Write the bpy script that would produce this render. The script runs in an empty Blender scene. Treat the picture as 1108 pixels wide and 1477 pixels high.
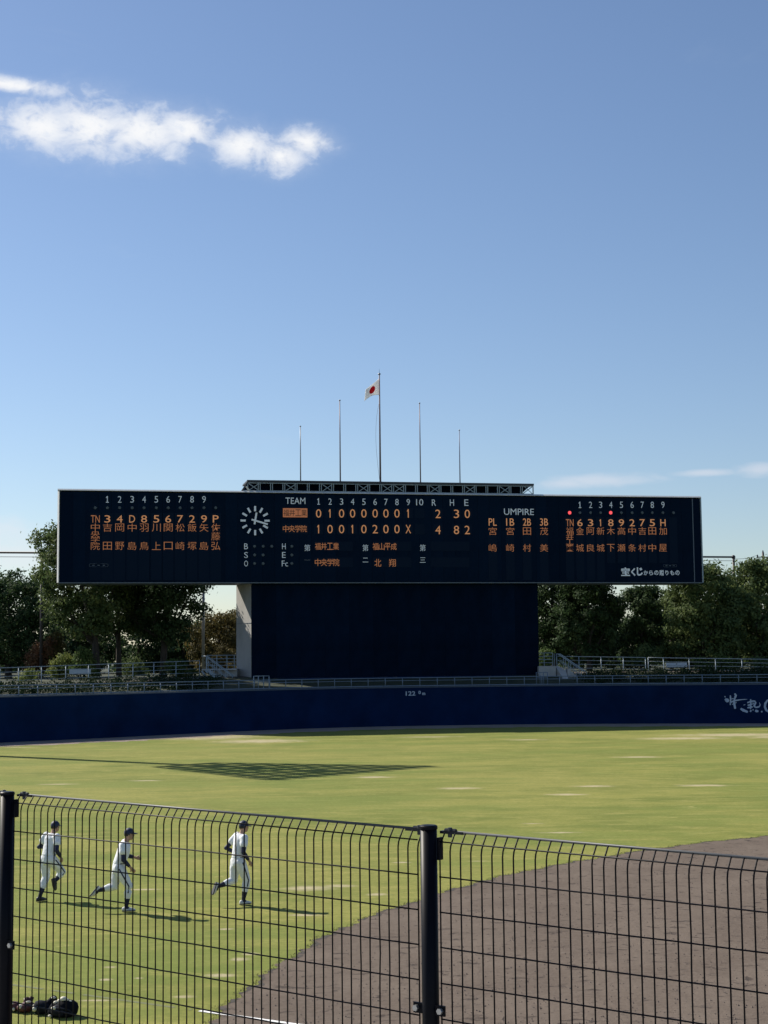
import bpy, bmesh, math, random
import numpy as np
from mathutils import Vector, Matrix, Quaternion
random.seed(7); rng = np.random.default_rng(11)
PI = math.pi
scn = bpy.context.scene
COL = scn.collection

# ------------------------------------------------------------------ camera
F = 2216.0                       # focal length in photograph pixels (1108 x 1477)
CAMZ = 5.14
PITCH = math.atan(209.5 / F)
ROLL = math.radians(0.58)
_r0 = Vector((1, 0, 0)); _u0 = Vector((0, -math.sin(PITCH), math.cos(PITCH)))
FWD = Vector((0, math.cos(PITCH), math.sin(PITCH)))
RIGHT = _r0 * math.cos(ROLL) - _u0 * math.sin(ROLL)
UP = _u0 * math.cos(ROLL) + _r0 * math.sin(ROLL)
CAM = Vector((0, 0, CAMZ))
cd = bpy.data.cameras.new('camera'); cam = bpy.data.objects.new('camera', cd); COL.objects.link(cam)
M = Matrix.Identity(4)
for i in range(3):
    M[i][0] = RIGHT[i]; M[i][1] = UP[i]; M[i][2] = -FWD[i]; M[i][3] = CAM[i]
cam.matrix_world = M
cd.sensor_fit = 'VERTICAL'; cd.sensor_height = 24.0; cd.lens = 24.0 * F / 1477.0
cd.clip_start = 0.1; cd.clip_end = 6000
scn.camera = cam

# ------------------------------------------------------------------ light, sky, exposure
SUN_EL = math.radians(38.0)
SUN_DIR = Vector((-0.804 * math.cos(SUN_EL), 0.595 * math.cos(SUN_EL), math.sin(SUN_EL))).normalized()   # towards the sun
SUN_AZ = math.atan2(SUN_DIR.x, SUN_DIR.y)
sd = bpy.data.lights.new('sun', 'SUN'); sd.energy = 5.0; sd.angle = math.radians(0.5); sd.color = (1.0, 0.93, 0.82)
so = bpy.data.objects.new('sun', sd); COL.objects.link(so)
so.rotation_euler = SUN_DIR.to_track_quat('Z', 'Y').to_euler(); so.location = (-40, 30, 60)
world = bpy.data.worlds.new('World'); scn.world = world; world.use_nodes = True
wn, wl = world.node_tree.nodes, world.node_tree.links
wn.clear()
w_out = wn.new('ShaderNodeOutputWorld'); w_bg = wn.new('ShaderNodeBackground')
w_sky = wn.new('ShaderNodeTexSky'); w_sky.sky_type = 'NISHITA'; w_sky.sun_disc = False
w_sky.sun_elevation = SUN_EL; w_sky.sun_rotation = SUN_AZ
w_sky.altitude = 0; w_sky.air_density = 1.0; w_sky.dust_density = 0.35; w_sky.ozone_density = 2.0
w_bg.inputs['Strength'].default_value = 0.079
SKY_TINT = (0.945, 0.975, 1.06)
scn.view_settings.view_transform = 'Standard'; scn.view_settings.look = 'None'
scn.view_settings.gamma = 1.0; scn.view_settings.use_curve_mapping = False
scn.view_settings.exposure = 0.42

def wnode(t, **kw):
    n = wn.new(t)
    for k, v in kw.items(): setattr(n, k, v)
    return n
def wmath(op, a, b=None, clamp=False):
    n = wnode('ShaderNodeMath', operation=op); n.use_clamp = clamp
    for i, v in enumerate((a, b)):
        if v is None: continue
        if isinstance(v, (int, float)): n.inputs[i].default_value = v
        else: wl.new(v, n.inputs[i])
    return n.outputs[0]
def px_dir(px, py):
    d = RIGHT * ((px - 554) / F) + UP * ((738.5 - py) / F) + FWD
    return d.normalized()
# clouds live in the sky itself: direction -> azimuth/elevation (degrees), soft ellipses broken up by noise
tc = wnode('ShaderNodeTexCoord'); sx = wnode('ShaderNodeSeparateXYZ'); wl.new(tc.outputs['Generated'], sx.inputs[0])
az = wmath('MULTIPLY', wmath('ARCTAN2', sx.outputs[0], sx.outputs[1]), 180 / PI)
el = wmath('MULTIPLY', wmath('ARCSINE', sx.outputs[2]), 180 / PI)
cmb = wnode('ShaderNodeCombineXYZ'); wl.new(az, cmb.inputs[0]); wl.new(el, cmb.inputs[1])
def wnoise(scale, detail, rough, stretch=(1, 1, 1), off=(0, 0, 0), dist=0.0):
    mp = wnode('ShaderNodeMapping'); wl.new(cmb.outputs[0], mp.inputs[0])
    mp.inputs['Scale'].default_value = stretch; mp.inputs['Location'].default_value = off
    n = wnode('ShaderNodeTexNoise'); wl.new(mp.outputs[0], n.inputs['Vector'])
    n.inputs['Scale'].default_value = scale; n.inputs['Detail'].default_value = detail
    n.inputs['Roughness'].default_value = rough; n.inputs['Distortion'].default_value = dist
    return n.outputs['Fac']
def blob(px, py, rx, ry, rot=0.0):
    d = px_dir(px, py); a0 = math.degrees(math.atan2(d.x, d.y)); e0 = math.degrees(math.asin(d.z))
    k = math.degrees(1 / F)
    da = wmath('SUBTRACT', az, a0); de = wmath('SUBTRACT', el, e0)
    c, s = math.cos(rot), math.sin(rot)
    u = wmath('DIVIDE', wmath('ADD', wmath('MULTIPLY', da, c), wmath('MULTIPLY', de, s)), rx * k)
    v = wmath('DIVIDE', wmath('SUBTRACT', wmath('MULTIPLY', de, c), wmath('MULTIPLY', da, s)), ry * k)
    r2 = wmath('ADD', wmath('MULTIPLY', u, u), wmath('MULTIPLY', v, v))
    return wmath('SUBTRACT', 1.0, wmath('SQRT', r2))
main_blobs = [(-60, 158, 130, 26), (60, 182, 75, 42), (130, 182, 90, 52), (205, 190, 95, 44), (10, 121, 115, 13),
              (270, 185, 60, 34), (350, 210, 66, 34), (405, 225, 52, 30), (440, 205, 52, 24), (-190, 150, 100, 45)]
acc = None
for b in main_blobs:
    o = blob(*b, rot=math.radians(-4)); acc = o if acc is None else wmath('SMOOTH_MAX', acc, o)
for n_ in wn:
    if n_.type == 'MATH' and n_.operation == 'SMOOTH_MAX': n_.inputs[2].default_value = 0.25
nz1 = wnoise(0.95, 9, 0.56, (1, 1.5, 1), (5.3, 2.9, 0), 0.5); nz2 = wnoise(3.4, 7, 0.6, (1, 1.4, 1), (8, 1, 0), 0.3)
edge = wmath('ADD', wmath('MULTIPLY', wmath('SUBTRACT', nz1, 0.5), 1.9), wmath('MULTIPLY', wmath('SUBTRACT', nz2, 0.5), 0.7))
dens = wmath('ADD', acc, edge)
def wramp(x, a, b):
    n = wnode('ShaderNodeMapRange', interpolation_type='SMOOTHSTEP'); wl.new(x, n.inputs[0])
    n.inputs[1].default_value = a; n.inputs[2].default_value = b; return n.outputs[0]
m_main = wmath('MAXIMUM', wmath('MULTIPLY', wramp(dens, -0.2, 1.0), wramp(acc, -0.6, 0.15)), wmath('MULTIPLY', wramp(dens, -0.9, 0.9), wmath('MULTIPLY', wramp(acc, -0.7, 0.3), 0.22)))
acc2 = None
for b in [(865, 693, 115, 13), (820, 697, 70, 12), (1015, 682, 60, 7), (1095, 678, 45, 13), (1180, 672, 60, 18), (20, 800, 130, 40), (-60, 770, 160, 40)]:
    o = blob(*b); acc2 = o if acc2 is None else wmath('MAXIMUM', acc2, o)
dens2 = wmath('ADD', acc2, wmath('MULTIPLY', wmath('SUBTRACT', wnoise(1.6, 7, 0.55, (0.55, 1.6, 1), (1, 5, 0), 0.3), 0.5), 0.9))
m_low = wmath('MULTIPLY', wramp(dens2, 0.0, 0.9), 0.42)
m_veil = wmath('MULTIPLY', wramp(wnoise(0.16, 5, 0.6, (0.6, 2.2, 1), (11, 3, 0), 0.6), 0.62, 0.9), 0.22)
tint = wnode('ShaderNodeMix', data_type='RGBA', blend_type='MULTIPLY'); tint.inputs[0].default_value = 1
wl.new(w_sky.outputs[0], tint.inputs[6]); tint.inputs[7].default_value = (*SKY_TINT, 1)
def wmix(fac, a, col, val):
    n = wnode('ShaderNodeMix', data_type='RGBA'); n.clamp_factor = True
    wl.new(fac, n.inputs[0]); wl.new(a, n.inputs[6])
    n.inputs[7].default_value = tuple(c * val for c in col) + (1,)
    return n.outputs[2]
c1 = wmix(m_veil, tint.outputs[2], (0.80, 0.90, 1.0), 7.4)
c2 = wmix(m_low, c1, (0.95, 0.94, 1.0), 8.3)
shade = wramp(wmath('ADD', wmath('MULTIPLY', acc, -0.6), wmath('ADD', nz2, nz1)), 0.45, 1.15)
cc1 = wnode('ShaderNodeMix', data_type='RGBA'); wl.new(shade, cc1.inputs[0]); cc1.inputs[6].default_value = (8.9, 9.0, 9.2, 1); cc1.inputs[7].default_value = (6.9, 7.5, 8.6, 1)
c3n = wnode('ShaderNodeMix', data_type='RGBA'); wl.new(m_main, c3n.inputs[0]); wl.new(c2, c3n.inputs[6]); wl.new(cc1.outputs[2], c3n.inputs[7]); c3 = c3n.outputs[2]
wl.new(c3, w_bg.inputs['Color']); wl.new(w_bg.outputs[0], w_out.inputs['Surface'])

# ------------------------------------------------------------------ helpers
def at(px, py, Y):
    """point on the line of sight of a photograph pixel at depth Y"""
    d = RIGHT * ((px - 554) / F) + UP * ((738.5 - py) / F) + FWD
    return CAM + d * (Y / d.y)
def ground_at(px, py, z=0.0):
    d = RIGHT * ((px - 554) / F) + UP * ((738.5 - py) / F) + FWD
    return CAM + d * ((z - CAMZ) / d.z)

def mat(name, color, rough=0.7, var=0.0, scale=4.0, bump=0.0, bscale=30.0, metal=0.0, color2=None, spec=0.5, emit=None, estr=0.0, stretch=(1, 1, 1), detail=6):
    m = bpy.data.materials.new(name); m.use_nodes = True
    nt = m.node_tree; b = nt.nodes['Principled BSDF']
    b.inputs['Base Color'].default_value = (*color, 1); b.inputs['Roughness'].default_value = rough
    b.inputs['Metallic'].default_value = metal; b.inputs['Specular IOR Level'].default_value = spec
    t = nt.nodes.new('ShaderNodeTexCoord'); mp = nt.nodes.new('ShaderNodeMapping'); mp.inputs['Scale'].default_value = stretch
    nt.links.new(t.outputs['Object'], mp.inputs[0])
    if var or color2:
        n = nt.nodes.new('ShaderNodeTexNoise'); n.inputs['Scale'].default_value = scale; n.inputs['Detail'].default_value = detail
        n.inputs['Roughness'].default_value = 0.62
        nt.links.new(mp.outputs[0], n.inputs['Vector'])
        r = nt.nodes.new('ShaderNodeValToRGB'); nt.links.new(n.outputs['Fac'], r.inputs[0])
        lo = tuple(max(c * (1 - var), 0) for c in color); hi = color2 or tuple(min(c * (1 + var), 1) for c in color)
        r.color_ramp.elements[0].position = 0.32; r.color_ramp.elements[1].position = 0.7
        r.color_ramp.elements[0].color = (*lo, 1); r.color_ramp.elements[1].color = (*hi, 1)
        nt.links.new(r.outputs[0], b.inputs['Base Color'])
    if bump:
        n = nt.nodes.new('ShaderNodeTexNoise'); n.inputs['Scale'].default_value = bscale; n.inputs['Detail'].default_value = 5
        nt.links.new(mp.outputs[0], n.inputs['Vector'])
        bp = nt.nodes.new('ShaderNodeBump'); bp.inputs['Strength'].default_value = bump; bp.inputs['Distance'].default_value = 0.02
        nt.links.new(n.outputs['Fac'], bp.inputs['Height']); nt.links.new(bp.outputs[0], b.inputs['Normal'])
    if emit:
        b.inputs['Emission Color'].default_value = (*emit, 1); b.inputs['Emission Strength'].default_value = estr
    return m

class MB:
    """collects shapes; build() links them as one mesh object"""
    def __init__(s): s.v = []; s.f = []
    def add(s, vs, fs):
        o = len(s.v); s.v += [tuple(v) for v in vs]; s.f += [tuple(i + o for i in f) for f in fs]
    def box(s, lo, hi, mtx=None):
        x0, y0, z0 = lo; x1, y1, z1 = hi
        vs = [Vector(p) for p in ((x0, y0, z0), (x1, y0, z0), (x1, y1, z0), (x0, y1, z0), (x0, y0, z1), (x1, y0, z1), (x1, y1, z1), (x0, y1, z1))]
        if mtx: vs = [mtx @ v for v in vs]
        s.add(vs, [(0, 3, 2, 1), (4, 5, 6, 7), (0, 1, 5, 4), (1, 2, 6, 5), (2, 3, 7, 6), (3, 0, 4, 7)]); return s
    def bar(s, a, b, w, h=None, up=(0, 0, 1)):
        a, b = Vector(a), Vector(b); h = h or w; d = (b - a).normalized(); u = Vector(up)
        if abs(d.dot(u)) > 0.98: u = Vector((0, 1, 0))
        r = d.cross(u).normalized(); u = r.cross(d)
        vs = [p + r * (sx * w / 2) + u * (sz * h / 2) for p in (a, b) for sx, sz in ((-1, -1), (1, -1), (1, 1), (-1, 1))]
        s.add(vs, [(0, 1, 2, 3), (7, 6, 5, 4), (0, 4, 5, 1), (1, 5, 6, 2), (2, 6, 7, 3), (3, 7, 4, 0)]); return s
    def tube(s, pts, r, n=8, cap=True):
        pts = [Vector(p) for p in pts]; rr = r if isinstance(r, (list, tuple)) else [r] * len(pts)
        o = len(s.v); ref = None
        for i, p in enumerate(pts):
            d = (pts[min(i + 1, len(pts) - 1)] - pts[max(i - 1, 0)]).normalized()
            if ref is None:
                ref = Vector((0, 0, 1)) if abs(d.z) < 0.9 else Vector((1, 0, 0))
            a = d.cross(ref).normalized(); b = d.cross(a).normalized(); ref = -b if False else ref
            s.v += [tuple(p + (a * math.cos(2 * PI * k / n) + b * math.sin(2 * PI * k / n)) * rr[i]) for k in range(n)]
        for i in range(len(pts) - 1):
            for k in range(n):
                s.f.append((o + i * n + k, o + i * n + (k + 1) % n, o + (i + 1) * n + (k + 1) % n, o + (i + 1) * n + k))
        if cap:
            s.f.append(tuple(o + k for k in range(n))[::-1]); s.f.append(tuple(o + (len(pts) - 1) * n + k for k in range(n)))
        return s
    def ball(s, c, r, nu=10, nv=6, mtx=None):
        rx, ry, rz = r if isinstance(r, (tuple, list)) else (r, r, r)
        vs = [Vector((0, 0, rz))]; fs = []
        for i in range(1, nv):
            t = PI * i / nv
            vs += [Vector((rx * math.sin(t) * math.cos(2 * PI * k / nu), ry * math.sin(t) * math.sin(2 * PI * k / nu), rz * math.cos(t))) for k in range(nu)]
        vs.append(Vector((0, 0, -rz))); L = len(vs) - 1
        for k in range(nu):
            fs.append((0, 1 + k, 1 + (k + 1) % nu)); fs.append((L, L - nu + (k + 1) % nu, L - nu + k))
            for i in range(nv - 2):
                a = 1 + i * nu
                fs.append((a + k, a + nu + k, a + nu + (k + 1) % nu, a + (k + 1) % nu))
        if mtx: vs = [mtx @ v for v in vs]
        s.add([v + Vector(c) for v in vs], fs); return s
    def mesh(s, name, m, smooth=False):
        me = bpy.data.meshes.new(name); me.from_pydata(s.v, [], s.f)
        if m: me.materials.append(m)
        if smooth: me.polygons.foreach_set('use_smooth', [True] * len(me.polygons))
        me.update(); return me
    def build(s, name, m, parent=None, smooth=False, loc=None):
        return link(name, s.mesh(name, m, smooth), parent, loc)
def link(name, me, parent=None, loc=None, rot=None):
    o = bpy.data.objects.new(name, me); COL.objects.link(o)
    if loc is not None: o.location = loc
    if rot is not None: o.rotation_euler = rot
    if parent: o.parent = parent
    return o
def tag(o, label=None, cat=None, group=None, kind=None):
    if label: o['label'] = label
    if cat: o['category'] = cat
    if group: o['group'] = group
    if kind: o['kind'] = kind
    return o
def thing(name, label, cat, loc=(0, 0, 0), rz=0.0, group=None):
    o = bpy.data.objects.new(name, None); COL.objects.link(o); o.location = loc; o.rotation_euler = (0, 0, rz)
    o.empty_display_size = 0.3
    return tag(o, label, cat, group)

# ------------------------------------------------------------------ materials
M_NAVY = mat('board_navy', (0.0026, 0.0112, 0.029), 0.6, var=0.16, scale=0.6, spec=0.03)
M_NAVY2 = mat('board_wing', (0.0022, 0.0096, 0.026), 0.6, spec=0.03)
M_BLACKNAVY = mat('batters_eye', (0.0026, 0.0095, 0.0250), 0.8, var=0.25, scale=0.7, spec=0.02)
M_MODULE = mat('display_module', (0.0040, 0.0132, 0.032), 0.5, spec=0.05)
M_TRIM = mat('pale_trim', (0.62, 0.62, 0.60), 0.5, var=0.1, scale=3)
M_TRIMGREY = mat('grey_trim', (0.10, 0.13, 0.17), 0.5, var=0.1, scale=3)
M_WHITEPRINT = mat('white_print_glow', (0.72, 0.76, 0.80), 0.5, emit=(0.62, 0.72, 0.82), estr=0.06)  # plain print, with a faint glow added to brighten it
M_WALLPRINT = mat('wall_print', (0.42, 0.50, 0.62), 0.6)
M_LED = mat('led_amber', (0.15, 0.08, 0.05), 0.5, emit=(1.0, 0.36, 0.12), estr=0.18)
M_LEDC = mat('led_amber_bright', (0.15, 0.08, 0.05), 0.5, emit=(1.0, 0.45, 0.18), estr=0.26)
M_LEDBOX = mat('led_amber_field', (0.15, 0.08, 0.05), 0.5, var=0.1, scale=6, emit=(1.0, 0.33, 0.12), estr=0.17)
M_LEDDARK = mat('led_unlit', (0.03, 0.018, 0.012), 0.5, var=0.2, scale=5)
M_LAMPOFF = mat('lamp_off', (0.05, 0.07, 0.085), 0.3)
M_LAMPRED = mat('lamp_red', (0.5, 0.03, 0.04), 0.3, emit=(1.0, 0.09, 0.10), estr=0.85)
M_WALL = mat('outfield_blue', (0.0034, 0.0165, 0.060), 0.7, var=0.24, scale=0.45, bump=0.1, bscale=3, spec=0.03)
M_GALV = mat('galvanised', (0.30, 0.36, 0.40), 0.5, var=0.12, scale=5, metal=0.3)
M_GALVBLUE = mat('railing_paint', (0.15, 0.20, 0.27), 0.5, var=0.1, scale=5, metal=0.2)
M_CONC = mat('concrete', (0.40, 0.39, 0.37), 0.85, var=0.14, scale=0.7, bump=0.2, bscale=12, stretch=(1, 1, 0.5))
M_DARKSTEEL = mat('dark_steel', (0.045, 0.05, 0.06), 0.5, metal=0.4)
M_POLEBROWN = mat('pole_brown', (0.06, 0.05, 0.05), 0.55, metal=0.2)
M_POLEGREY = mat('pole_grey', (0.30, 0.31, 0.33), 0.45, metal=0.4, var=0.1)
M_FENCE = mat('fence_coating', (0.0030, 0.0036, 0.0068), 0.42, var=0.15, scale=20, spec=0.10)
M_FENCEROD = mat('fence_rod', (0.075, 0.08, 0.085), 0.45, spec=0.25)
M_CLAMP = mat('fence_clamp', (0.012, 0.014, 0.020), 0.4, spec=0.3)
M_BOLT = mat('bolt_steel', (0.45, 0.45, 0.44), 0.35, metal=0.8)
M_BARK = mat('bark', (0.05, 0.04, 0.032), 0.9, var=0.3, scale=5, bump=0.5, bscale=14, stretch=(1, 1, 0.3))
M_BERM = mat('berm_grass_shaded', (0.018, 0.033, 0.013), 0.95, var=0.4, scale=1.3, bump=0.4, bscale=20, color2=(0.042, 0.052, 0.020))  # grass colour darkened to stand in for shade from trees and scoreboard
M_BERMDIRT = mat('berm_soil_shaded', (0.075, 0.060, 0.050), 0.95, var=0.4, scale=2.0, bump=0.4, bscale=20)  # path soil darkened likewise, shade put into the colour
M_LIME = mat('lime_line', (0.80, 0.80, 0.78), 0.9, var=0.12, scale=9)

def per_piece(m, amt):
    nt = m.node_tree; b = nt.nodes['Principled BSDF']; src = b.inputs['Base Color'].links[0].from_socket
    oi = nt.nodes.new('ShaderNodeObjectInfo'); mr = nt.nodes.new('ShaderNodeMapRange'); nt.links.new(oi.outputs['Random'], mr.inputs[0]); mr.inputs[3].default_value = 1 - amt; mr.inputs[4].default_value = 1 + amt
    vm = nt.nodes.new('ShaderNodeVectorMath'); vm.operation = 'SCALE'; nt.links.new(src, vm.inputs[0]); nt.links.new(mr.outputs[0], vm.inputs['Scale']); nt.links.new(vm.outputs[0], b.inputs['Base Color'])
per_piece(M_NAVY, 0.12); per_piece(M_BLACKNAVY, 0.15)
def leaf_mat(name, c, c2, trans=0.35):
    m = bpy.data.materials.new(name); m.use_nodes = True; nt = m.node_tree
    b = nt.nodes['Principled BSDF']; out = nt.nodes['Material Output']
    b.inputs['Roughness'].default_value = 0.65; b.inputs['Specular IOR Level'].default_value = 0.10
    t = nt.nodes.new('ShaderNodeTexCoord'); n = nt.nodes.new('ShaderNodeTexNoise'); n.inputs['Scale'].default_value = 1.1; n.inputs['Detail'].default_value = 5
    nt.links.new(t.outputs['Object'], n.inputs['Vector'])
    r = nt.nodes.new('ShaderNodeValToRGB'); r.color_ramp.elements[0].position = 0.35; r.color_ramp.elements[1].position = 0.68
    r.color_ramp.elements[0].color = (*c, 1); r.color_ramp.elements[1].color = (*c2, 1)
    nt.links.new(n.outputs['Fac'], r.inputs[0]); nt.links.new(r.outputs[0], b.inputs['Base Color'])
    tr = nt.nodes.new('ShaderNodeBsdfTranslucent'); nt.links.new(r.outputs[0], tr.inputs['Color'])
    mx = nt.nodes.new('ShaderNodeMixShader'); mx.inputs[0].default_value = trans
    nt.links.new(b.outputs[0], mx.inputs[1]); nt.links.new(tr.outputs[0], mx.inputs[2]); nt.links.new(mx.outputs[0], out.inputs[0])
    return m
L_DARK = leaf_mat('leaf_dark', (0.030, 0.060, 0.026), (0.085, 0.125, 0.050), 0.34)
L_MID = leaf_mat('leaf_mid', (0.056, 0.094, 0.036), (0.165, 0.205, 0.074), 0.4)
L_OLIVE = leaf_mat('leaf_olive', (0.07, 0.068, 0.026), (0.18, 0.14, 0.05), 0.3)
L_YELLOW = leaf_mat('leaf_yellowgreen', (0.10, 0.14, 0.04), (0.25, 0.28, 0.08), 0.4)
L_RED = leaf_mat('leaf_rust', (0.14, 0.065, 0.035), (0.25, 0.14, 0.08), 0.35)
L_FRESH = leaf_mat('leaf_fresh', (0.05, 0.09, 0.025), (0.13, 0.18, 0.06), 0.4)

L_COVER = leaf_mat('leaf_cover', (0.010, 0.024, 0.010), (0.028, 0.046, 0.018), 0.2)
# ---- field materials (world-space coordinates: the sheets sit at the origin)
def field_mat(name, build):
    m = bpy.data.materials.new(name); m.use_nodes = True; nt = m.node_tree
    b = nt.nodes['Principled BSDF']; b.inputs['Roughness'].default_value = 0.95; b.inputs['Specular IOR Level'].default_value = 0.15
    t = nt.nodes.new('ShaderNodeTexCoord')
    class G: pass
    g = G(); g.nt = nt; g.b = b; g.co = t.outputs['Object']
    def noise(scale, detail=5, rough=0.6, st=(1, 1, 1), off=(0, 0, 0), dist=0.0):
        mp = nt.nodes.new('ShaderNodeMapping'); mp.inputs['Scale'].default_value = st; mp.inputs['Location'].default_value = off
        nt.links.new(g.co, mp.inputs[0]); n = nt.nodes.new('ShaderNodeTexNoise')
        n.inputs['Scale'].default_value = scale; n.inputs['Detail'].default_value = detail; n.inputs['Roughness'].default_value = rough
        n.inputs['Distortion'].default_value = dist
        nt.links.new(mp.outputs[0], n.inputs['Vector']); return n.outputs['Fac']
    def math_(op, a, b2=None, c=None, clamp=False):
        n = nt.nodes.new('ShaderNodeMath'); n.operation = op; n.use_clamp = clamp
        for i, v in enumerate((a, b2, c)):
            if v is None: continue
            if isinstance(v, (int, float)): n.inputs[i].default_value = v
            else: nt.links.new(v, n.inputs[i])
        return n.outputs[0]
    def ramp(x, a, b2):
        n = nt.nodes.new('ShaderNodeMapRange'); n.interpolation_type = 'SMOOTHSTEP'; nt.links.new(x, n.inputs[0])
        n.inputs[1].default_value = a; n.inputs[2].default_value = b2; return n.outputs[0]
    def mix(fac, a, b2):
        n = nt.nodes.new('ShaderNodeMix'); n.data_type = 'RGBA'
        if isinstance(fac, float): n.inputs[0].default_value = fac
        else: nt.links.new(fac, n.inputs[0])
        for i, v in ((6, a), (7, b2)):
            if isinstance(v, tuple): n.inputs[i].default_value = (*v, 1)
            else: nt.links.new(v, n.inputs[i])
        return n.outputs[2]
    g.noise, g.math, g.ramp, g.mix = noise, math_, ramp, mix
    build(g); return m

# worn spots: (px, py, half length m, half width m) on the field plane
WORN = [(445, 1281, 0.75, 0.30), (490, 1278, 0.5, 0.2), (545, 1290, 0.3, 0.15), (345, 1383, 0.24, 0.16), (318, 1407, 0.30, 0.12), (362, 1376, 0.2, 0.12),
        (265, 1438, 0.28, 0.09), (160, 1395, 0.14, 0.08), (152, 1413, 0.13, 0.07), (200, 1411, 0.10, 0.06), (135, 1443, 0.35, 0.05), (325, 1340, 0.2, 0.08),
        (210, 1283, 0.5, 0.08), (815, 1146, 0.9, 0.35), (660, 1137, 1.0, 0.4), (807, 1201, 0.75, 0.16), (765, 1188, 0.45, 0.10),
        (540, 1121, 1.2, 0.4), (920, 1092, 1.6, 0.7), (1015, 1133, 1.3, 0.4), (855, 1134, 1.0, 0.35), (580, 1244, 0.3, 0.1), (690, 1242, 0.3, 0.06),
        (440, 1320, 0.45, 0.12), (85, 1131, 1.0, 0.25), (210, 1126, 0.9, 0.25), (30, 1078, 1.5, 0.35),
        (300, 1063, 4.2, 4.6), (375, 1069, 3.6, 2.8), (240, 1064, 2.6, 1.8), (1060, 1060, 5.0, 2.4), (985, 1065, 3.6, 1.7), (1130, 1063, 3.0, 2.2), (620, 1063, 2.5, 0.7), (760, 1067, 1.6, 0.7)]
def build_grass(g):
    wig = g.noise(0.9, 6, 0.65, (1, 0.45, 1), (3, 9, 0))
    big = g.noise(0.055, 4, 0.5, (1.0, 0.8, 1)); mid = g.noise(0.35, 6, 0.65, (0.5, 1, 1), (4, 1, 0)); fine = g.noise(7.0, 5, 0.7); blade = g.noise(46.0, 3, 0.6)
    col = g.mix(g.ramp(mid, 0.34, 0.68), (0.142, 0.173, 0.033), (0.264, 0.263, 0.063))
    col = g.mix(g.math('MULTIPLY', g.ramp(big, 0.42, 0.66), 0.5), col, (0.332, 0.301, 0.086))
    m2 = g.noise(1.5, 7, 0.7, (0.45, 1.2, 1), (21, 4, 0)); m3 = g.noise(0.16, 5, 0.65, (0.6, 1.3, 1), (5, 14, 0))
    col = g.mix(g.math('MULTIPLY', g.ramp(m2, 0.46, 0.66), 0.72), col, (0.348, 0.321, 0.096))
    col = g.mix(g.math('MULTIPLY', g.ramp(m3, 0.47, 0.62), 0.55), col, (0.150, 0.203, 0.040))
    col = g.mix(g.math('MULTIPLY', g.ramp(fine, 0.35, 0.72), 0.5), col, (0.101, 0.128, 0.024))
    col = g.mix(g.math('MULTIPLY', g.ramp(blade, 0.45, 0.75), 0.30), col, (0.352, 0.331, 0.103))
    # dry wear: named patches plus small streaky ones of their own shape
    worn = None
    sp = g.nt.nodes.new('ShaderNodeSeparateXYZ'); g.nt.links.new(g.co, sp.inputs[0])
    for px, py, a, b2 in WORN:
        p = ground_at(px, py)
        u = g.math('DIVIDE', g.math('SUBTRACT', sp.outputs[0], p.x), a); v = g.math('DIVIDE', g.math('SUBTRACT', sp.outputs[1], p.y), b2 * (1.5 if py > 1100 else 1.0))
        r = g.math('SUBTRACT', 1.0, g.math('SQRT', g.math('ADD', g.math('MULTIPLY', u, u), g.math('MULTIPLY', v, v))))
        worn = r if worn is None else g.math('MAXIMUM', worn, r)
    worn = g.math('ADD', worn, g.math('MULTIPLY', g.math('SUBTRACT', g.noise(1.6, 7, 0.7, (0.8, 1, 1), (7, 7, 0)), 0.5), 2.0))
    wf = g.math('MULTIPLY', g.ramp(worn, -0.1, 0.95), 0.72)
    col = g.mix(wf, col, g.mix(g.ramp(fine, 0.3, 0.7), (0.47, 0.39, 0.25), (0.58, 0.49, 0.34)))
    small = g.math('MULTIPLY', g.ramp(g.noise(1.0, 7, 0.72, (0.65, 1.0, 1), (2, 33, 0)), 0.63, 0.72), 0.6)
    col = g.mix(small, col, (0.503, 0.445, 0.178))
    # chalk remains of the foul line on the grass
    g.nt.links.new(col, g.b.inputs['Base Color'])
    bp = g.nt.nodes.new('ShaderNodeBump'); bp.inputs['Strength'].default_value = 0.55; bp.inputs['Distance'].default_value = 0.03
    g.nt.links.new(g.math('ADD', blade, fine), bp.inputs['Height']); g.nt.links.new(bp.outputs[0], g.b.inputs['Normal'])
M_GRASS = field_mat('field_grass', build_grass)
def build_dirt(g):
    mid = g.noise(0.5, 6, 0.6); fine = g.noise(9.0, 6, 0.7); marks = g.noise(2.7, 6, 0.66, (0.85, 1.5, 1), (5, 2, 0), 0.6); lite = g.noise(2.2, 6, 0.7, (1, 1.6, 1), (15, 2, 0))
    col = g.mix(g.ramp(mid, 0.35, 0.65), (0.116, 0.089, 0.069), (0.151, 0.119, 0.093))
    col = g.mix(g.math('MULTIPLY', g.ramp(fine, 0.35, 0.7), 0.5), col, (0.181, 0.146, 0.117))
    col = g.mix(g.math('MULTIPLY', g.ramp(marks, 0.575, 0.63), 0.72), col, (0.063, 0.049, 0.043))
    col = g.mix(g.math('MULTIPLY', g.ramp(lite, 0.66, 0.74), 0.5), col, (0.252, 0.212, 0.176))
    rake = g.noise(1.0, 4, 0.6, (5.5, 0.5, 1), (1, 8, 0), 0.4)
    col = g.mix(g.math('MULTIPLY', g.ramp(rake, 0.45, 0.65), 0.22), col, (0.105, 0.082, 0.066))
    g.nt.links.new(col, g.b.inputs['Base Color'])
    bp = g.nt.nodes.new('ShaderNodeBump'); bp.inputs['Strength'].default_value = 0.7; bp.inputs['Distance'].default_value = 0.03
    g.nt.links.new(g.math('SUBTRACT', fine, g.math('MULTIPLY', g.ramp(marks, 0.6, 0.72), 1.2)), bp.inputs['Height']); g.nt.links.new(bp.outputs[0], g.b.inputs['Normal'])
M_DIRT = field_mat('infield_soil', build_dirt)
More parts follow.
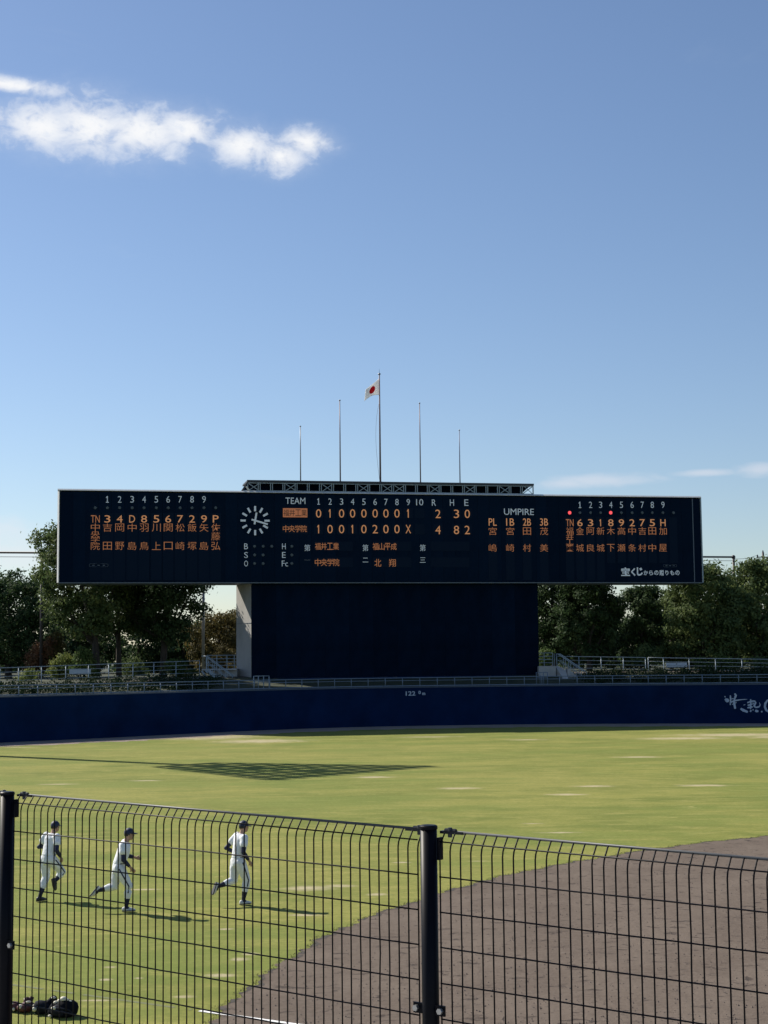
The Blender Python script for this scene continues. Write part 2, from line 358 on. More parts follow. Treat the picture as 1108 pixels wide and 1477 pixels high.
def build_track(g):
    a = g.noise(0.6, 5, 0.6, (0.6, 1, 1)); b2 = g.noise(8, 5, 0.7)
    col = g.mix(g.ramp(a, 0.35, 0.7), (0.23, 0.185, 0.155), (0.33, 0.27, 0.225)); col = g.mix(g.math('MULTIPLY', b2, 0.4), col, (0.40, 0.34, 0.28))
    g.nt.links.new(col, g.b.inputs['Base Color'])
M_TRACK = field_mat('warning_track_soil', build_track)

# ------------------------------------------------------------------ outfield wall line
WPTS = [(-62, 66), (-48, 77.5), (-35, 89), (-24.5, 98.1), (-19.1, 102.3), (-14.1, 106.9), (-7.8, 112.2), (-1.25, 115.4), (5.0, 116.4), (11, 116.8), (18.1, 116.1), (24, 115.1), (29, 113.9), (40, 109.8), (52, 103), (64, 94)]
def smooth_line(P, n=10):
    out = []
    for i in range(len(P) - 1):
        p0 = Vector(P[max(i - 1, 0)]); p1 = Vector(P[i]); p2 = Vector(P[i + 1]); p3 = Vector(P[min(i + 2, len(P) - 1)])
        for k in range(n):
            t = k / n
            out.append(0.5 * ((2 * p1) + (p2 - p0) * t + (2 * p0 - 5 * p1 + 4 * p2 - p3) * t * t + (3 * p1 - p0 - 3 * p2 + p3) * t ** 3))
    out.append(Vector(P[-1])); return out
WL = smooth_line(WPTS, 8)
# light smoothing
for _ in range(6):
    WL = [WL[0]] + [(WL[i - 1] + WL[i] * 2 + WL[i + 1]) / 4 for i in range(1, len(WL) - 1)] + [WL[-1]]
def woff(off):     # positive = behind the wall
    res = []
    for i, p in enumerate(WL):
        t = (WL[min(i + 1, len(WL) - 1)] - WL[max(i - 1, 0)]).normalized(); res.append(p + Vector((-t.y, t.x)) * off)
    return res
def wall_hit(px, py, off=0.0):
    d = RIGHT * ((px - 554) / F) + UP * ((738.5 - py) / F) + FWD
    L = woff(off)
    for i in range(len(L) - 1):
        a, b = L[i], L[i + 1]; e = b - a; den = d.x * e.y - d.y * e.x
        if abs(den) < 1e-9: continue
        t = (a.x * e.y - a.y * e.x) / den; s = (d.y * a.x - d.x * a.y) / -den if False else ((a.x + 0) * d.y - (a.y + 0) * d.x) / den
        s = (d.x * t - a.x) / e.x if abs(e.x) > 1e-6 else (d.y * t - a.y) / e.y
        if t > 0 and -1e-6 <= s <= 1 + 1e-6: return CAM + d * t, math.atan2(e.y, e.x)
    return None
WH = 2.92

# ------------------------------------------------------------------ ground and setting
g = MB(); g.add([(-3000, -600, -0.02), (3000, -600, -0.02), (3000, 5000, -0.02), (-3000, 5000, -0.02)], [(0, 1, 2, 3)])
tag(g.build('ground', M_BERM), kind='structure')
fin = woff(0.15)
g = MB(); vs = [(-62, -40, 0), (64, -40, 0)] + [(p.x, p.y, 0) for p in reversed(fin)]
g.add(vs, [tuple(range(len(vs)))]); tag(g.build('field_grass', M_GRASS), kind='structure')
def strip(name, o0, o1, z, m, jag=0.0, z1=None):
    A = woff(o0); B = woff(o1); g = MB(); n = len(A); vs = []
    for i in range(n):
        j = (random.random() - 0.5) * jag
        vs += [(A[i].x, A[i].y, z), (B[i].x + j, B[i].y + j, z if z1 is None else z1)]
    g.add(vs, [(2 * i, 2 * i + 1, 2 * i + 3, 2 * i + 2) for i in range(n - 1)])
    return g.build(name, m)
# warning track: fine line with an uneven inner edge
def track():
    A = woff(0.0); g = MB(); vs = []; P = []
    for i in range(len(A) - 1):
        for k in range(8):
            t = k / 8; P.append(A[i].lerp(A[i + 1], t))
    for i, p in enumerate(P):
        t = (P[min(i + 4, len(P) - 1)] - P[max(i - 4, 0)]).normalized(); n = Vector((-t.y, t.x))
        wv = 4.6 + 0.35 * math.sin(i * 0.13) + 0.22 * math.sin(i * 0.41 + 1) + (random.random() - 0.5) * 0.18
        q = p - n * wv; vs += [(p.x, p.y, 0.004), (q.x, q.y, 0.004)]
    g.add(vs, [(2 * i, 2 * i + 1, 2 * i + 3, 2 * i + 2) for i in range(len(P) - 1)])
    tag(g.build('warning_track', M_TRACK), kind='structure')
track()
# infield soil: disc with a ragged edge
CI, RI = Vector((25.44, 20.29)), 27.99
g = MB(); n = 2400; vs = [(CI.x, CI.y, 0.004)]
ph = [random.random() * 9 for _ in range(6)]
def jag(a): return 0.035 * math.sin(a * 23 + ph[0]) + 0.035 * math.sin(a * 61 + ph[1]) + 0.045 * math.sin(a * 160 + ph[2]) + 0.035 * math.sin(a * 390 + ph[3])
EDGE = []
for k in range(n):
    a = 2 * PI * k / n; r = RI + jag(a) + (random.random() - 0.5) * 0.06
    EDGE.append((CI.x + r * math.cos(a), CI.y + r * math.sin(a))); vs.append((*EDGE[-1], 0.004))
g.add(vs, [(0, 1 + k, 1 + (k + 1) % n) for k in range(n)])
tag(g.build('infield_soil', M_DIRT), kind='structure')
# grass lip round the soil: tufts nobody could count
M_TUFT = mat('tuft', (0.13, 0.135, 0.048), 0.9, var=0.4, scale=6)
g = MB()
for k in range(n):
    a = 2 * PI * k / n
    if not (math.cos(a) < 0.35): continue
    for _ in range(6):
        r = RI + jag(a) + random.uniform(-0.03, 0.10); aa = a + random.uniform(0, 2 * PI / n)
        x, y = CI.x + r * math.cos(aa), CI.y + r * math.sin(aa); h = random.uniform(0.012, 0.032); w = random.uniform(0.004, 0.009); t = random.uniform(0, PI)
        dx, dy = math.cos(t) * w, math.sin(t) * w; lx, ly = random.uniform(-0.03, 0.03), random.uniform(-0.03, 0.03)
        g.add([(x - dx, y - dy, 0.002), (x + dx, y + dy, 0.002), (x + lx, y + ly, h)], [(0, 1, 2)])
tag(g.build('grass_tufts', M_TUFT), 'ragged grass tufts along the edge of the infield soil', 'grass', kind='stuff')
# broken dark rim where the soil has been cut against the turf
M_RIM = mat('soil_rim', (0.055, 0.045, 0.036), 0.95, var=0.3, scale=8)
g = MB()
for k in range(n):
    a = 2 * PI * k / n
    if math.sin(a * 47) + math.sin(a * 131 + 1) + math.sin(a * 311) < -0.3: continue
    a2 = 2 * PI * (k + 1) / n; w1 = 0.055 + 0.035 * math.sin(a * 203) + random.uniform(0, 0.04); w2 = 0.055 + 0.035 * math.sin(a2 * 203) + random.uniform(0, 0.04)
    p_, q_ = Vector(EDGE[k]), Vector(EDGE[(k + 1) % n]); u_, v_ = (p_ - CI).normalized(), (q_ - CI).normalized()
    g.add([(*(p_ - u_ * w1), 0.0075), (*(p_ + u_ * 0.012), 0.0075), (*(q_ + v_ * 0.012), 0.0075), (*(q_ - v_ * w2), 0.0075)], [(0, 1, 2, 3)])
tag(g.build('soil_rim', M_RIM), kind='structure')
# clods
M_CLOD = mat('clod', (0.13, 0.10, 0.082), 0.95, var=0.4, scale=3)
g = MB()
for _ in range(3400):
    px = random.uniform(290, 1250); py = random.uniform(1205, 1500); p = ground_at(px, py)
    if (Vector((p.x, p.y)) - CI).length > RI - 0.15: continue
    s = random.uniform(0.006, 0.022)
    c = [Vector((random.uniform(-1, 1), random.uniform(-1, 1), 0)) * s for _ in range(4)]
    base = [(p.x + s * math.cos(t) * random.uniform(.7, 1.3), p.y + s * math.sin(t) * random.uniform(.7, 1.3), 0.004) for t in (0.3, 1.6, 2.9, 4.3, 5.3)]
    g.add(base + [(p.x, p.y, 0.004 + s * random.uniform(0.5, 1.1))], [(i, (i + 1) % 5, 5) for i in range(5)])
tag(g.build('soil_clods', M_CLOD), 'small crumbs of soil scattered over the raked infield', 'soil', kind='stuff')
# lime foul line on the soil and its faded remains on the grass
p0 = ground_at(288, 1458.5); p1 = ground_at(420, 1477); d = (p1 - p0).normalized(); nn = Vector((-d.y, d.x, 0))
def line_sheet(name, a, b, w, z, m, breaks=None):
    g = MB(); N = int((b - a).length / 0.04)
    vs = []
    for i in range(N + 1):
        q = a.lerp(b, i / N); w1 = w * (0.5 + 0.07 * (random.random() - 0.5)); w2 = w * (0.5 + 0.07 * (random.random() - 0.5))
        vs += [(q + nn * w1)[:2] + (z,), (q - nn * w2)[:2] + (z,)]
    fs = [(2 * i, 2 * i + 1, 2 * i + 3, 2 * i + 2) for i in range(N) if not breaks or breaks(i)]
    g.add(vs, fs); return g.build(name, m)
tag(line_sheet('foul_line', p0, p0 + d * 15, 0.085, 0.0085, M_LIME), kind='structure')
M_OLDLIME = mat('faded_lime', (0.24, 0.25, 0.13), 0.95, var=0.3, scale=4, color2=(0.15, 0.17, 0.06))
tag(line_sheet('faded_foul_line', p0 - d * 9.0, p0 - d * 0.15, 0.075, 0.0045, M_OLDLIME, lambda i: math.sin(i * 0.11) + math.sin(i * 0.37) > -1.2), kind='structure')

# bank behind the wall
prof = [(0.35, WH - 0.06), (0.95, WH - 0.06), (1.3, 2.95), (7.5, 3.70), (9.0, 3.72), (14, 3.8), (60, 3.9), (260, 4.0)]
rows = [woff(o) for o, z in prof]; g = MB(); nW = len(WL)
vs = [];
for (o, z), R_ in zip(prof, rows):
    for i, p in enumerate(R_):
        zz = z
        fx = min(max((p.x + 24) / 12, 0), 1)
        if o > 5 and o < 50: zz = z - 0.30 * (1 - fx)
        vs.append((p.x, p.y, zz))
fs = [(r * nW + i, r * nW + i + 1, (r + 1) * nW + i + 1, (r + 1) * nW + i) for r in range(1, len(prof) - 1) for i in range(nW - 1)]
g.add(vs, fs); tag(g.build('grass_bank', M_BERM), kind='structure')
g = MB(); g.add(vs[:2 * nW], [(i, i + 1, nW + i + 1, nW + i) for i in range(nW - 1)])
tag(g.build('wall_walkway', M_CONC), kind='structure')
g = MB(); A, B = woff(7.6), woff(9.2); vs = []
for i in range(nW):
    fx = min(max((A[i].x + 24) / 12, 0), 1); zz = -0.30 * (1 - fx)
    vs += [(A[i].x, A[i].y, 3.708 + zz + 0.01), (B[i].x, B[i].y, 3.78 + zz + 0.01)]
g.add(vs, [(2 * i, 2 * i + 1, 2 * i + 3, 2 * i + 2) for i in range(nW - 1)])
tag(g.build('soil_path', M_BERMDIRT), kind='structure')

# ------------------------------------------------------------------ outfield wall, railing and lettering
wall = thing('outfield_wall', 'long curved dark blue padded outfield wall below the scoreboard', 'wall', (0, 0, 0))
g = MB(); A = woff(0.0); B = woff(0.35); vs = []
for i in range(nW): vs += [(A[i].x, A[i].y, 0), (A[i].x, A[i].y, WH - 0.08), (B[i].x, B[i].y, WH - 0.08), (B[i].x, B[i].y, 0)]
g.add(vs, [(4 * i + k, 4 * i + 4 + k, 4 * i + 5 + k, 4 * i + 1 + k) for i in range(nW - 1) for k in range(3)])
g.build('padding', M_WALL, wall)
M_WALLCAP = mat('wall_cap', (0.035, 0.06, 0.11), 0.5, var=0.15, scale=1)
g = MB(); A = woff(-0.03); B = woff(0.40); vs = []
for i in range(nW): vs += [(A[i].x, A[i].y, WH - 0.08), (A[i].x, A[i].y, WH), (B[i].x, B[i].y, WH), (B[i].x, B[i].y, WH - 0.08)]
g.add(vs, [(4 * i + k, 4 * i + 4 + k, 4 * i + 4 + (k + 1) % 4, 4 * i + (k + 1) % 4) for i in range(nW - 1) for k in range(4)])
g.build('cap', M_WALLCAP, wall)

# --- text
TXT = {}
def text_mesh(s, m, bold=0.0, depth=0.01, font_w=None):
    key = (s, m.name, bold)
    if key in TXT: return TXT[key]
    cu = bpy.data.curves.new('t', 'FONT'); cu.body = s; cu.size = 1.0; cu.extrude = depth; cu.offset = bold; cu.resolution_u = 3
    ob = bpy.data.objects.new('t', cu); COL.objects.link(ob)
    bpy.context.view_layer.update()
    me = bpy.data.meshes.new_from_object(ob.evaluated_get(bpy.context.evaluated_depsgraph_get()))
    bpy.data.objects.remove(ob); bpy.data.curves.remove(cu)
    n = len(me.vertices); co = np.zeros(n * 3); me.vertices.foreach_get('co', co); co = co.reshape(-1, 3)
    lo, hi = co.min(0), co.max(0); c = (lo + hi) / 2; sz = np.maximum(hi - lo, 1e-6)
    co[:, :2] -= c[:2]
    dim = (sz[0], sz[1])
    co = np.stack([co[:, 0], -co[:, 2], co[:, 1]], 1)     # upright, facing -y
    me.vertices.foreach_set('co', co.ravel()); me.materials.clear(); me.materials.append(m); me.update()
    TXT[key] = (me, dim); return TXT[key]
ONE = {}
def one_mesh(m, serif):
    k = (m.name, serif)
    if k in ONE: return ONE[k]
    w = 0.42 if serif else 0.30; sw = 0.125 if serif else 0.11; prof_ = [(-sw / 2, -0.5), (sw / 2, -0.5), (sw / 2, 0.5), (-sw / 2 + 0.01, 0.5), (-w / 2, 0.30), (-w / 2, 0.19), (-sw / 2, 0.27)]
    def slab(g, P):
        n = len(P); g.add([(x, -0.01, z) for x, z in P] + [(x, 0.01, z) for x, z in P], [tuple(range(n)), tuple(range(2 * n - 1, n - 1, -1))] + [(i, n + i, n + (i + 1) % n, (i + 1) % n) for i in range(n)])
    g = MB(); slab(g, prof_)
    if serif: slab(g, [(-w / 2, -0.503), (w / 2, -0.503), (w / 2, -0.39), (-w / 2, -0.39)])
    ONE[k] = g.mesh('numeral_one', m); return ONE[k]
def put_text(name, s, m, parent, x, z, h, w=None, y=0.0, bold=0.0, rot=None, loc=None, maxw=None):
    if s == '1':
        o = link(name, one_mesh(m, name.startswith('printed')), parent, (x, y, z)); o.scale = (h, 1, h); return o
    me, (sw, sh) = text_mesh(s, m, bold); k = h / sh if sh > 0.15 else h; kx = w / sw if w else k
    o = link(name, me, parent, (x, y, z) if loc is None else loc, rot); o.scale = (kx, 1, k); return o

def on_wall(name, s, m, px, py, hpx, wpx=None, bold=0.0):
    p, a = wall_hit(px, py, -0.012); k = p.y / F
    return put_text(name, s, m, wall, 0, 0, hpx * k, (wpx * k if wpx else None), rot=(0, 0, a), loc=p, bold=bold)
on_wall('distance_mark', '122', M_WALLPRINT, 592.3, 1000.2, 6.2, 14.0, bold=0.02)
on_wall('distance_mark', '.', M_WALLPRINT, 601.3, 1002.6, 0.9, 0.9)
on_wall('distance_mark', '0', M_WALLPRINT, 605.3, 998.7, 4.6, 3.4, bold=0.03)
on_wall('distance_mark', 'm', M_WALLPRINT, 611.3, 1000.8, 3.4, 4.4, bold=0.03)
def brush(name, strokes):
    g = MB()
    for pts in strokes:
        P = []
        for (zx, zy, w) in pts:
            p, a = wall_hit(1000 + zx / 10.26, 980 + zy / 10.26, -0.015); P.append((p, w / 10.26 * p.y / F, a))
        a = P[0][2]; T = Vector((math.cos(a), math.sin(a), 0)); Nn = Vector((math.sin(a), -math.cos(a), 0)) * 0.012
        # resample smoothly
        Q = []
        for i in range(len(P) - 1):
            for k in range(5):
                t = k / 5; Q.append((P[i][0].lerp(P[i + 1][0], t), P[i][1] * (1 - t) + P[i + 1][1] * t))
        Q.append((P[-1][0], P[-1][1])); vs = []
        for i, (p, w) in enumerate(Q):
            dd = (Q[min(i + 1, len(Q) - 1)][0] - Q[max(i - 1, 0)][0]); u = dd.dot(T); v = dd.z; L = math.hypot(u, v) or 1
            n_ = T * (-v / L) + Vector((0, 0, u / L)); w *= random.uniform(0.85, 1.15)
            e = 0.75 if i in (0, len(Q) - 1) else 1.0
            vs += [p + n_ * w / 2 * e, p - n_ * w / 2 * e, p + n_ * w / 2 * e + Nn, p - n_ * w / 2 * e + Nn]
        fs = []
        for i in range(len(Q) - 1):
            b = 4 * i; fs += [(b + 2, b + 3, b + 7, b + 6), (b, b + 2, b + 6, b + 4), (b + 1, b + 5, b + 7, b + 3)]
        fs += [(0, 1, 3, 2), (4 * len(Q) - 4, 4 * len(Q) - 2, 4 * len(Q) - 1, 4 * len(Q) - 3)]
        g.add(vs, fs)
    return g.build(name, M_WALLPRINT, wall)
brush('brush_character', [[(462, 252, 14), (480, 260, 14)], [(470, 312, 22), (485, 300, 40), (505, 312, 62), (528, 325, 30)], [(550, 235, 20), (553, 300, 22), (548, 380, 16)],
    [(612, 208, 24), (632, 235, 30), (612, 290, 22), (604, 340, 26), (622, 435, 34)], [(540, 352, 16), (570, 330, 22), (625, 312, 22), (700, 300, 14), (800, 293, 7)],
    [(575, 370, 10), (640, 340, 14)], [(560, 290, 12), (600, 282, 12)]])
brush('brush_character', [[(850, 292, 20), (852, 350, 22), (848, 440, 20)], [(800, 345, 20), (850, 325, 20), (905, 318, 22)], [(806, 385, 20), (880, 362, 20)], [(800, 420, 18), (880, 405, 24)],
    [(905, 312, 16), (925, 345, 22), (900, 395, 22), (930, 415, 22), (975, 405, 20), (992, 375, 12), (978, 340, 6)], [(880, 340, 12), (905, 375, 14)],
    [(745, 380, 10), (770, 372, 10)], [(700, 430, 26), (740, 455, 44), (808, 482, 30)], [(840, 462, 30), (862, 470, 26)], [(878, 448, 20), (895, 452, 18)], [(915, 460, 28), (940, 468, 40), (966, 470, 24)], [(1003, 476, 22), (1027, 476, 22)]])
brush('brush_letter', [[(1130, 295, 16), (1095, 315, 28), (1066, 360, 32), (1062, 410, 34), (1080, 455, 30), (1120, 480, 24), (1150, 470, 16)]])

# railing on the wall top
rail = thing('wall_railing', 'low blue grey pipe railing running along the top of the outfield wall', 'railing', (0, 0, 0))
RL = woff(0.2)
S = [0.0]
for i in range(nW - 1): S.append(S[-1] + (RL[i + 1] - RL[i]).length)
def along(L, s):
    for i in range(nW - 1):
        if S[i + 1] >= s:
            t = (s - S[i]) / (S[i + 1] - S[i]); return L[i].lerp(L[i + 1], t)
    return L[-1]
def arc_of_px(px):
    p, a = wall_hit(px, 989, 0.2); best = min(range(nW), key=lambda i: (RL[i] - Vector((p.x, p.y))).length)
    i = best if best < nW - 1 else best - 1
    return S[i] + (Vector((p.x, p.y)) - RL[i]).dot((RL[i + 1] - RL[i]).normalized())
s_ref = arc_of_px(605.8); PITCHR = 1.325
g = MB(); g.tube([(0, 0, 0), (0, 0, 0.66)], 0.035, 6); post_me = g.mesh('railing_post', M_GALVBLUE, True)
for k in range(-34, 36):
    p = along(RL, s_ref + k * PITCHR)
    if -34 < p.x < 40: link('railing_post', post_me, rail, (p.x, p.y, WH))
for zz, r in ((0.66, 0.036), (0.46, 0.026), (0.06, 0.045)):
    g = MB(); g.tube([(along(RL, S[-1] * t / 90).x, along(RL, S[-1] * t / 90).y, WH + zz) for t in range(8, 83)], r, 6); g.build('rail', M_GALVBLUE, rail, True)

# ------------------------------------------------------------------ scoreboard
TH = math.radians(11.6)
U = Vector((math.cos(TH), math.sin(TH), 0)); NB = Vector((-math.sin(TH), math.cos(TH), 0))
BL = at(84.5, 841.3, 115.6)                          # lower left front corner
def on_plane(px, py, off=0.0):
    d = RIGHT * ((px - 554) / F) + UP * ((738.5 - py) / F) + FWD
    o = BL + NB * off; t = (o - CAM).dot(NB) / d.dot(NB); return CAM + d * t
BASEZ = 2.86
org = Vector((BL.x, BL.y, BASEZ))
def loc(px, py, off=0.0):
    p = on_plane(px, py, off) - org; return p.dot(U), p.dot(NB), p.z
board = thing('scoreboard', 'huge dark navy baseball scoreboard with amber names, numbers and a clock on a wide tower', 'scoreboard', org, TH)
xL = 0.0; xR = loc(1012, 780)[0]; zB = (loc(84.5, 841.3)[2] + loc(1012, 839.3)[2]) / 2; zT = (loc(84.5, 707.5)[2] + loc(1010.5, 718.5)[2]) / 2
x105 = loc(105, 780)[0]; x1000 = loc(1000, 780)[0]
DEP = 3.3
g = MB(); g.box((xL + 0.02, 0.10, zB + 0.02), (xR - 0.02, DEP, zT - 0.05)); g.build('housing', M_NAVY2, board)
npan = 52; pw = (x1000 - x105) / npan
g = MB(); g.box((0.006, 0, 0), (pw - 0.006, 0.095, zT - zB - 0.12)); pm = g.mesh('cladding_panel', M_NAVY)
for k in range(npan): link('cladding_panel', pm, board, (x105 + k * pw, 0, zB + 0.06))
g = MB(); g.box((xL + 0.08, 0.01, zB + 0.06), (x105 - 0.012, 0.095, zT - 0.06)); o = g.build('wing_panel', M_NAVY2, board)
g = MB(); g.box((x1000 + 0.06, 0.01, zB + 0.06), (xR - 0.08, 0.095, zT - 0.06)); g.build('wing_panel', M_NAVY2, board)
g = MB(); g.box((x1000 - 0.02, -0.03, zB + 0.06), (x1000 + 0.05, 0.09, zT - 0.06)); g.build('seam_trim', M_TRIMGREY, board)
g = MB(); P_ = [(xL + 0.03, -0.03), (xL - 0.02, -0.03), (xL - 0.13, 0.30), (xL - 0.13, DEP + 0.02), (xL + 0.03, DEP + 0.02)]
g.add([(x, y, zB) for x, y in P_] + [(x, y, zT + 0.02) for x, y in P_], [(4, 3, 2, 1, 0), (5, 6, 7, 8, 9)] + [(i, (i + 1) % 5, (i + 1) % 5 + 5, i + 5) for i in range(5)]); g.build('edge_trim', M_TRIM, board)
g = MB(); g.box((xR - 0.03, -0.03, zB), (xR + 0.07, DEP + 0.02, zT + 0.02)); g.build('edge_trim', M_GALV, board)
g = MB(); P_ = [(-0.06, zT + 0.021), (DEP + 0.05, zT + 0.021), (DEP + 0.05, zT + 0.16), (0.10, zT + 0.16), (-0.06, zT + 0.05)]
g.add([(xL - 0.13, y, z) for y, z in P_] + [(xR + 0.07, y, z) for y, z in P_], [(4, 3, 2, 1, 0), (5, 6, 7, 8, 9)] + [(i, (i + 1) % 5, (i + 1) % 5 + 5, i + 5) for i in range(5)]); g.build('top_trim', M_TRIM, board)
g = MB(); g.box((xL + 0.03, -0.04, zB - 0.05), (xR - 0.03, DEP, zB + 0.02)); g.build('bottom_trim', M_TRIMGREY, board)
# support tower: navy front screen on a concrete body, its left face raked
tx0 = loc(362.5, 900, 0.6)[0]; tx1 = loc(776, 900, 0.6)[0]
zt = zB - 0.05
g = MB()
F0 = (tx0, 0.62); back = (tx0 - 0.86, 3.35)
vs = [(F0[0], F0[1], -0.05), (tx1, 0.62, -0.05), (tx1, 3.35, -0.05), (back[0], back[1], -0.05)]
vs += [(x, y, zt) for x, y, z in vs]
g.add(vs, [(3, 2, 1, 0), (4, 5, 6, 7), (0, 1, 5, 4), (1, 2, 6, 5), (2, 3, 7, 6), (3, 0, 4, 7)]); tower = g.build('support_tower', M_CONC, board)
zs = loc(560, 976, 0.6)[2]
wp = (tx1 - tx0) / 12
g = MB(); g.box((0.004, 0, 0), (wp - 0.004, 0.10, zt - zs)); pm = g.mesh('screen_panel', M_BLACKNAVY)
for k in range(12): link('screen_panel', pm, tower, (tx0 + k * wp, 0.50, zs))
g = MB(); g.box((tx0, 0.45, -0.05), (tx1, 0.60, zs - 0.01)); g.build('screen_plinth', M_WALL, tower)
g = MB()
a_ = Vector((F0[0], F0[1], 0)); b_ = Vector((back[0], back[1], 0)); zj = loc(352, 899, 1.5)[2]
g.bar(a_ + Vector((-0.012, 0, zj)), b_ + Vector((-0.012, 0, zj)), 0.03, 0.03); g.build('joint_line', M_TRIMGREY, tower)
# roof deck with truss front
ty = 1.2
xa = loc(357.5, 700, 0.2)[0]; xb = loc(769, 705, 0.2)[0]; zt0 = zT + 0.15; ztt = (loc(357, 693.5, 0.2)[2] + loc(769, 698.5, 0.2)[2]) / 2
truss = MB().box((xa - 0.06, 0.15, ztt - 0.09), (xb + 0.05, 3.4, ztt + 0.03)).build('roof_deck', M_DARKSTEEL, board)
MB().box((xa - 0.06, 0.10, ztt - 0.10), (xb + 0.05, 0.147, ztt + 0.05)).build('deck_edge', M_DARKSTEEL, truss)
g = MB(); hh = ztt - zt0
g.add([(xa - 0.5, 1.3, zt0), (xb - 0.85, 1.3, zt0), (xb + 0.0, 1.3, ztt - 0.09), (xa, 1.3, ztt - 0.09), (xa - 0.5, 1.4, zt0), (xb - 0.85, 1.4, zt0), (xb + 0.0, 1.4, ztt - 0.09), (xa, 1.4, ztt - 0.09)],
      [(0, 1, 2, 3), (7, 6, 5, 4), (0, 4, 5, 1), (1, 5, 6, 2), (2, 6, 7, 3), (3, 7, 4, 0)]); g.build('back_screen', M_BLACKNAVY, truss)
MB().bar((xa, 0.2, ztt - 0.17), (xb, 0.2, ztt - 0.15), 0.055).build('chord', M_GALV, truss)
MB().bar((xa - 0.4, 0.2, zt0 + 0.05), (xb, 0.2, zt0 + 0.04), 0.05).build('chord', M_GALV, truss)
MB().bar((xa - 0.45, 0.2, zt0), (xa + 0.02, 0.2, ztt - 0.1), 0.09).build('end_brace', M_DARKSTEEL, truss)
MB().bar((xa - 0.15, 0.12, zt0 + hh * 0.45), (xa + 0.12, 0.12, zt0 + 0.05), 0.10).build('end_brace', M_TRIM, truss)
MB().bar((xb, 0.2, zt0), (xb, 0.2, ztt - 0.1), 0.08).build('truss_post', M_GALV, truss)
MB().bar((xb - 0.9, 0.2, zt0 + 0.03), (xb, 0.2, ztt - 0.14), 0.07).build('end_brace', M_GALV, truss)
MB().bar((xb - 0.75, 0.23, ztt - 0.15), (xb - 0.05, 0.23, zt0 + 0.05), 0.045).build('end_brace', M_GALV, truss)
pg = MB().box((-0.028, -0.03, 0), (0.028, 0.03, hh - 0.13)).mesh('truss_post', M_GALV)
nb = 23; bw = (xb - 0.9 - xa) / nb
xg = MB(); xg.bar((0.10, 0, 0.08), (bw - 0.10, 0, hh - 0.22), 0.05); xg.bar((0.10, 0.055, hh - 0.22), (bw - 0.10, 0.055, 0.08), 0.05); xm = xg.mesh('cross_brace', M_GALV)
bays = [1, 0, 0, 1, 0, 0, 1, 0, 0, 1, 1, 0, 0, 1, 0, 0, 1, 0, 0, 1, 0, 1, 0]
bays = [1, 0, 0, 1, 0, 0, 1, 0, 0, 1, 0, 1, 1, 0, 0, 1, 0, 0, 1, 0, 0, 1, 0]
for k in range(nb + 1):
    x = xa + k * bw
    link('truss_post', pg, truss, (x, 0.2, zt0))
    if k < nb:
        if bays[k]: link('cross_brace', xm, truss, (x, 0.2, zt0))
        link('truss_post', pg, truss, (x + bw - 0.15, 0.2, zt0))
# --- lettering and lamps
LET = []
def bt(name, s, m, px, py, hpx, wpx=None, bold=0.0, y=-0.02):
    x, yy, z = loc(px, py); k = (on_plane(px, py).y) / F
    return put_text(name, s, m, board, x, z, hpx * k, (wpx * k if wpx else None), y=y, bold=bold)
lampg = MB(); lampg.tube([(0, 0, 0), (0, -0.05, 0)], [0.13, 0.10], 10); lamp_off = lampg.mesh('lamp', M_LAMPOFF, False)
lampg = MB(); lampg.tube([(0, 0, 0), (0, -0.06, 0)], [0.145, 0.12], 10); lamp_red = lampg.mesh('lamp', M_LAMPRED, False)
def lamp(px, py, red=False):
    x, y, z = loc(px, py); o = link('lamp', lamp_red if red else lamp_off, board, (x, 0, z))
    if red: o['label'] = 'lit red lamp'
XL = [137.6, 155, 172.7, 190.7, 207.9, 225.6, 242.7, 259.9, 277.1, 294.3, 311.2]
def module(px0, py0, px1, py1):
    x0, _, z1 = loc(px0, py0); x1, _, z0 = loc(px1, py1); MB().box((x0, -0.012, z0), (x1, -0.002, z1)).build('display_module', M_MODULE, board)
for i, x in enumerate(XL):
    module(x - 7.6, 740, x + 7.6, 836.5)
    lamp(x, 732.4)
for i, c in enumerate('123456789'): bt('printed_numeral', c, M_WHITEPRINT, XL[i + 1], 720.3, 9.6, (5.2 if c != '1' else 3.2), bold=-0.004)
LH = 10.6
bt('led_letters', 'TN', M_LED, XL[0], 748.5, LH, 12.5)
for i, c in enumerate('34D8567'): bt('led_numeral', c, M_LEDC, XL[1 + i], 748.5, LH, 8.4)
for i, c in enumerate('29P'): bt('led_numeral', c, M_LEDC, XL[8 + i], 748.5, LH, 8.4)
KH = 11.6; KW = 12.6
def kanji(c, px, py, h=KH, w=KW): bt('led_character', c, M_LED, px, py, h, w, bold=-0.008, y=-0.025)
for c, y in zip('中央学院', (760.5, 770, 778, 787.5)): kanji(c, XL[0], y, 11.0 if c in '中院' else 9.0)
for i, nm in enumerate(('吉田', '岡野', '中島', '羽鳥', '川上', '関口', '松崎', '飯塚', '矢島')):
    kanji(nm[0], XL[1 + i], 761); kanji(nm[1], XL[1 + i], 787.4)
for c, y in zip('佐藤弘', (761, 773.5, 787.4)): kanji(c, XL[10], y)
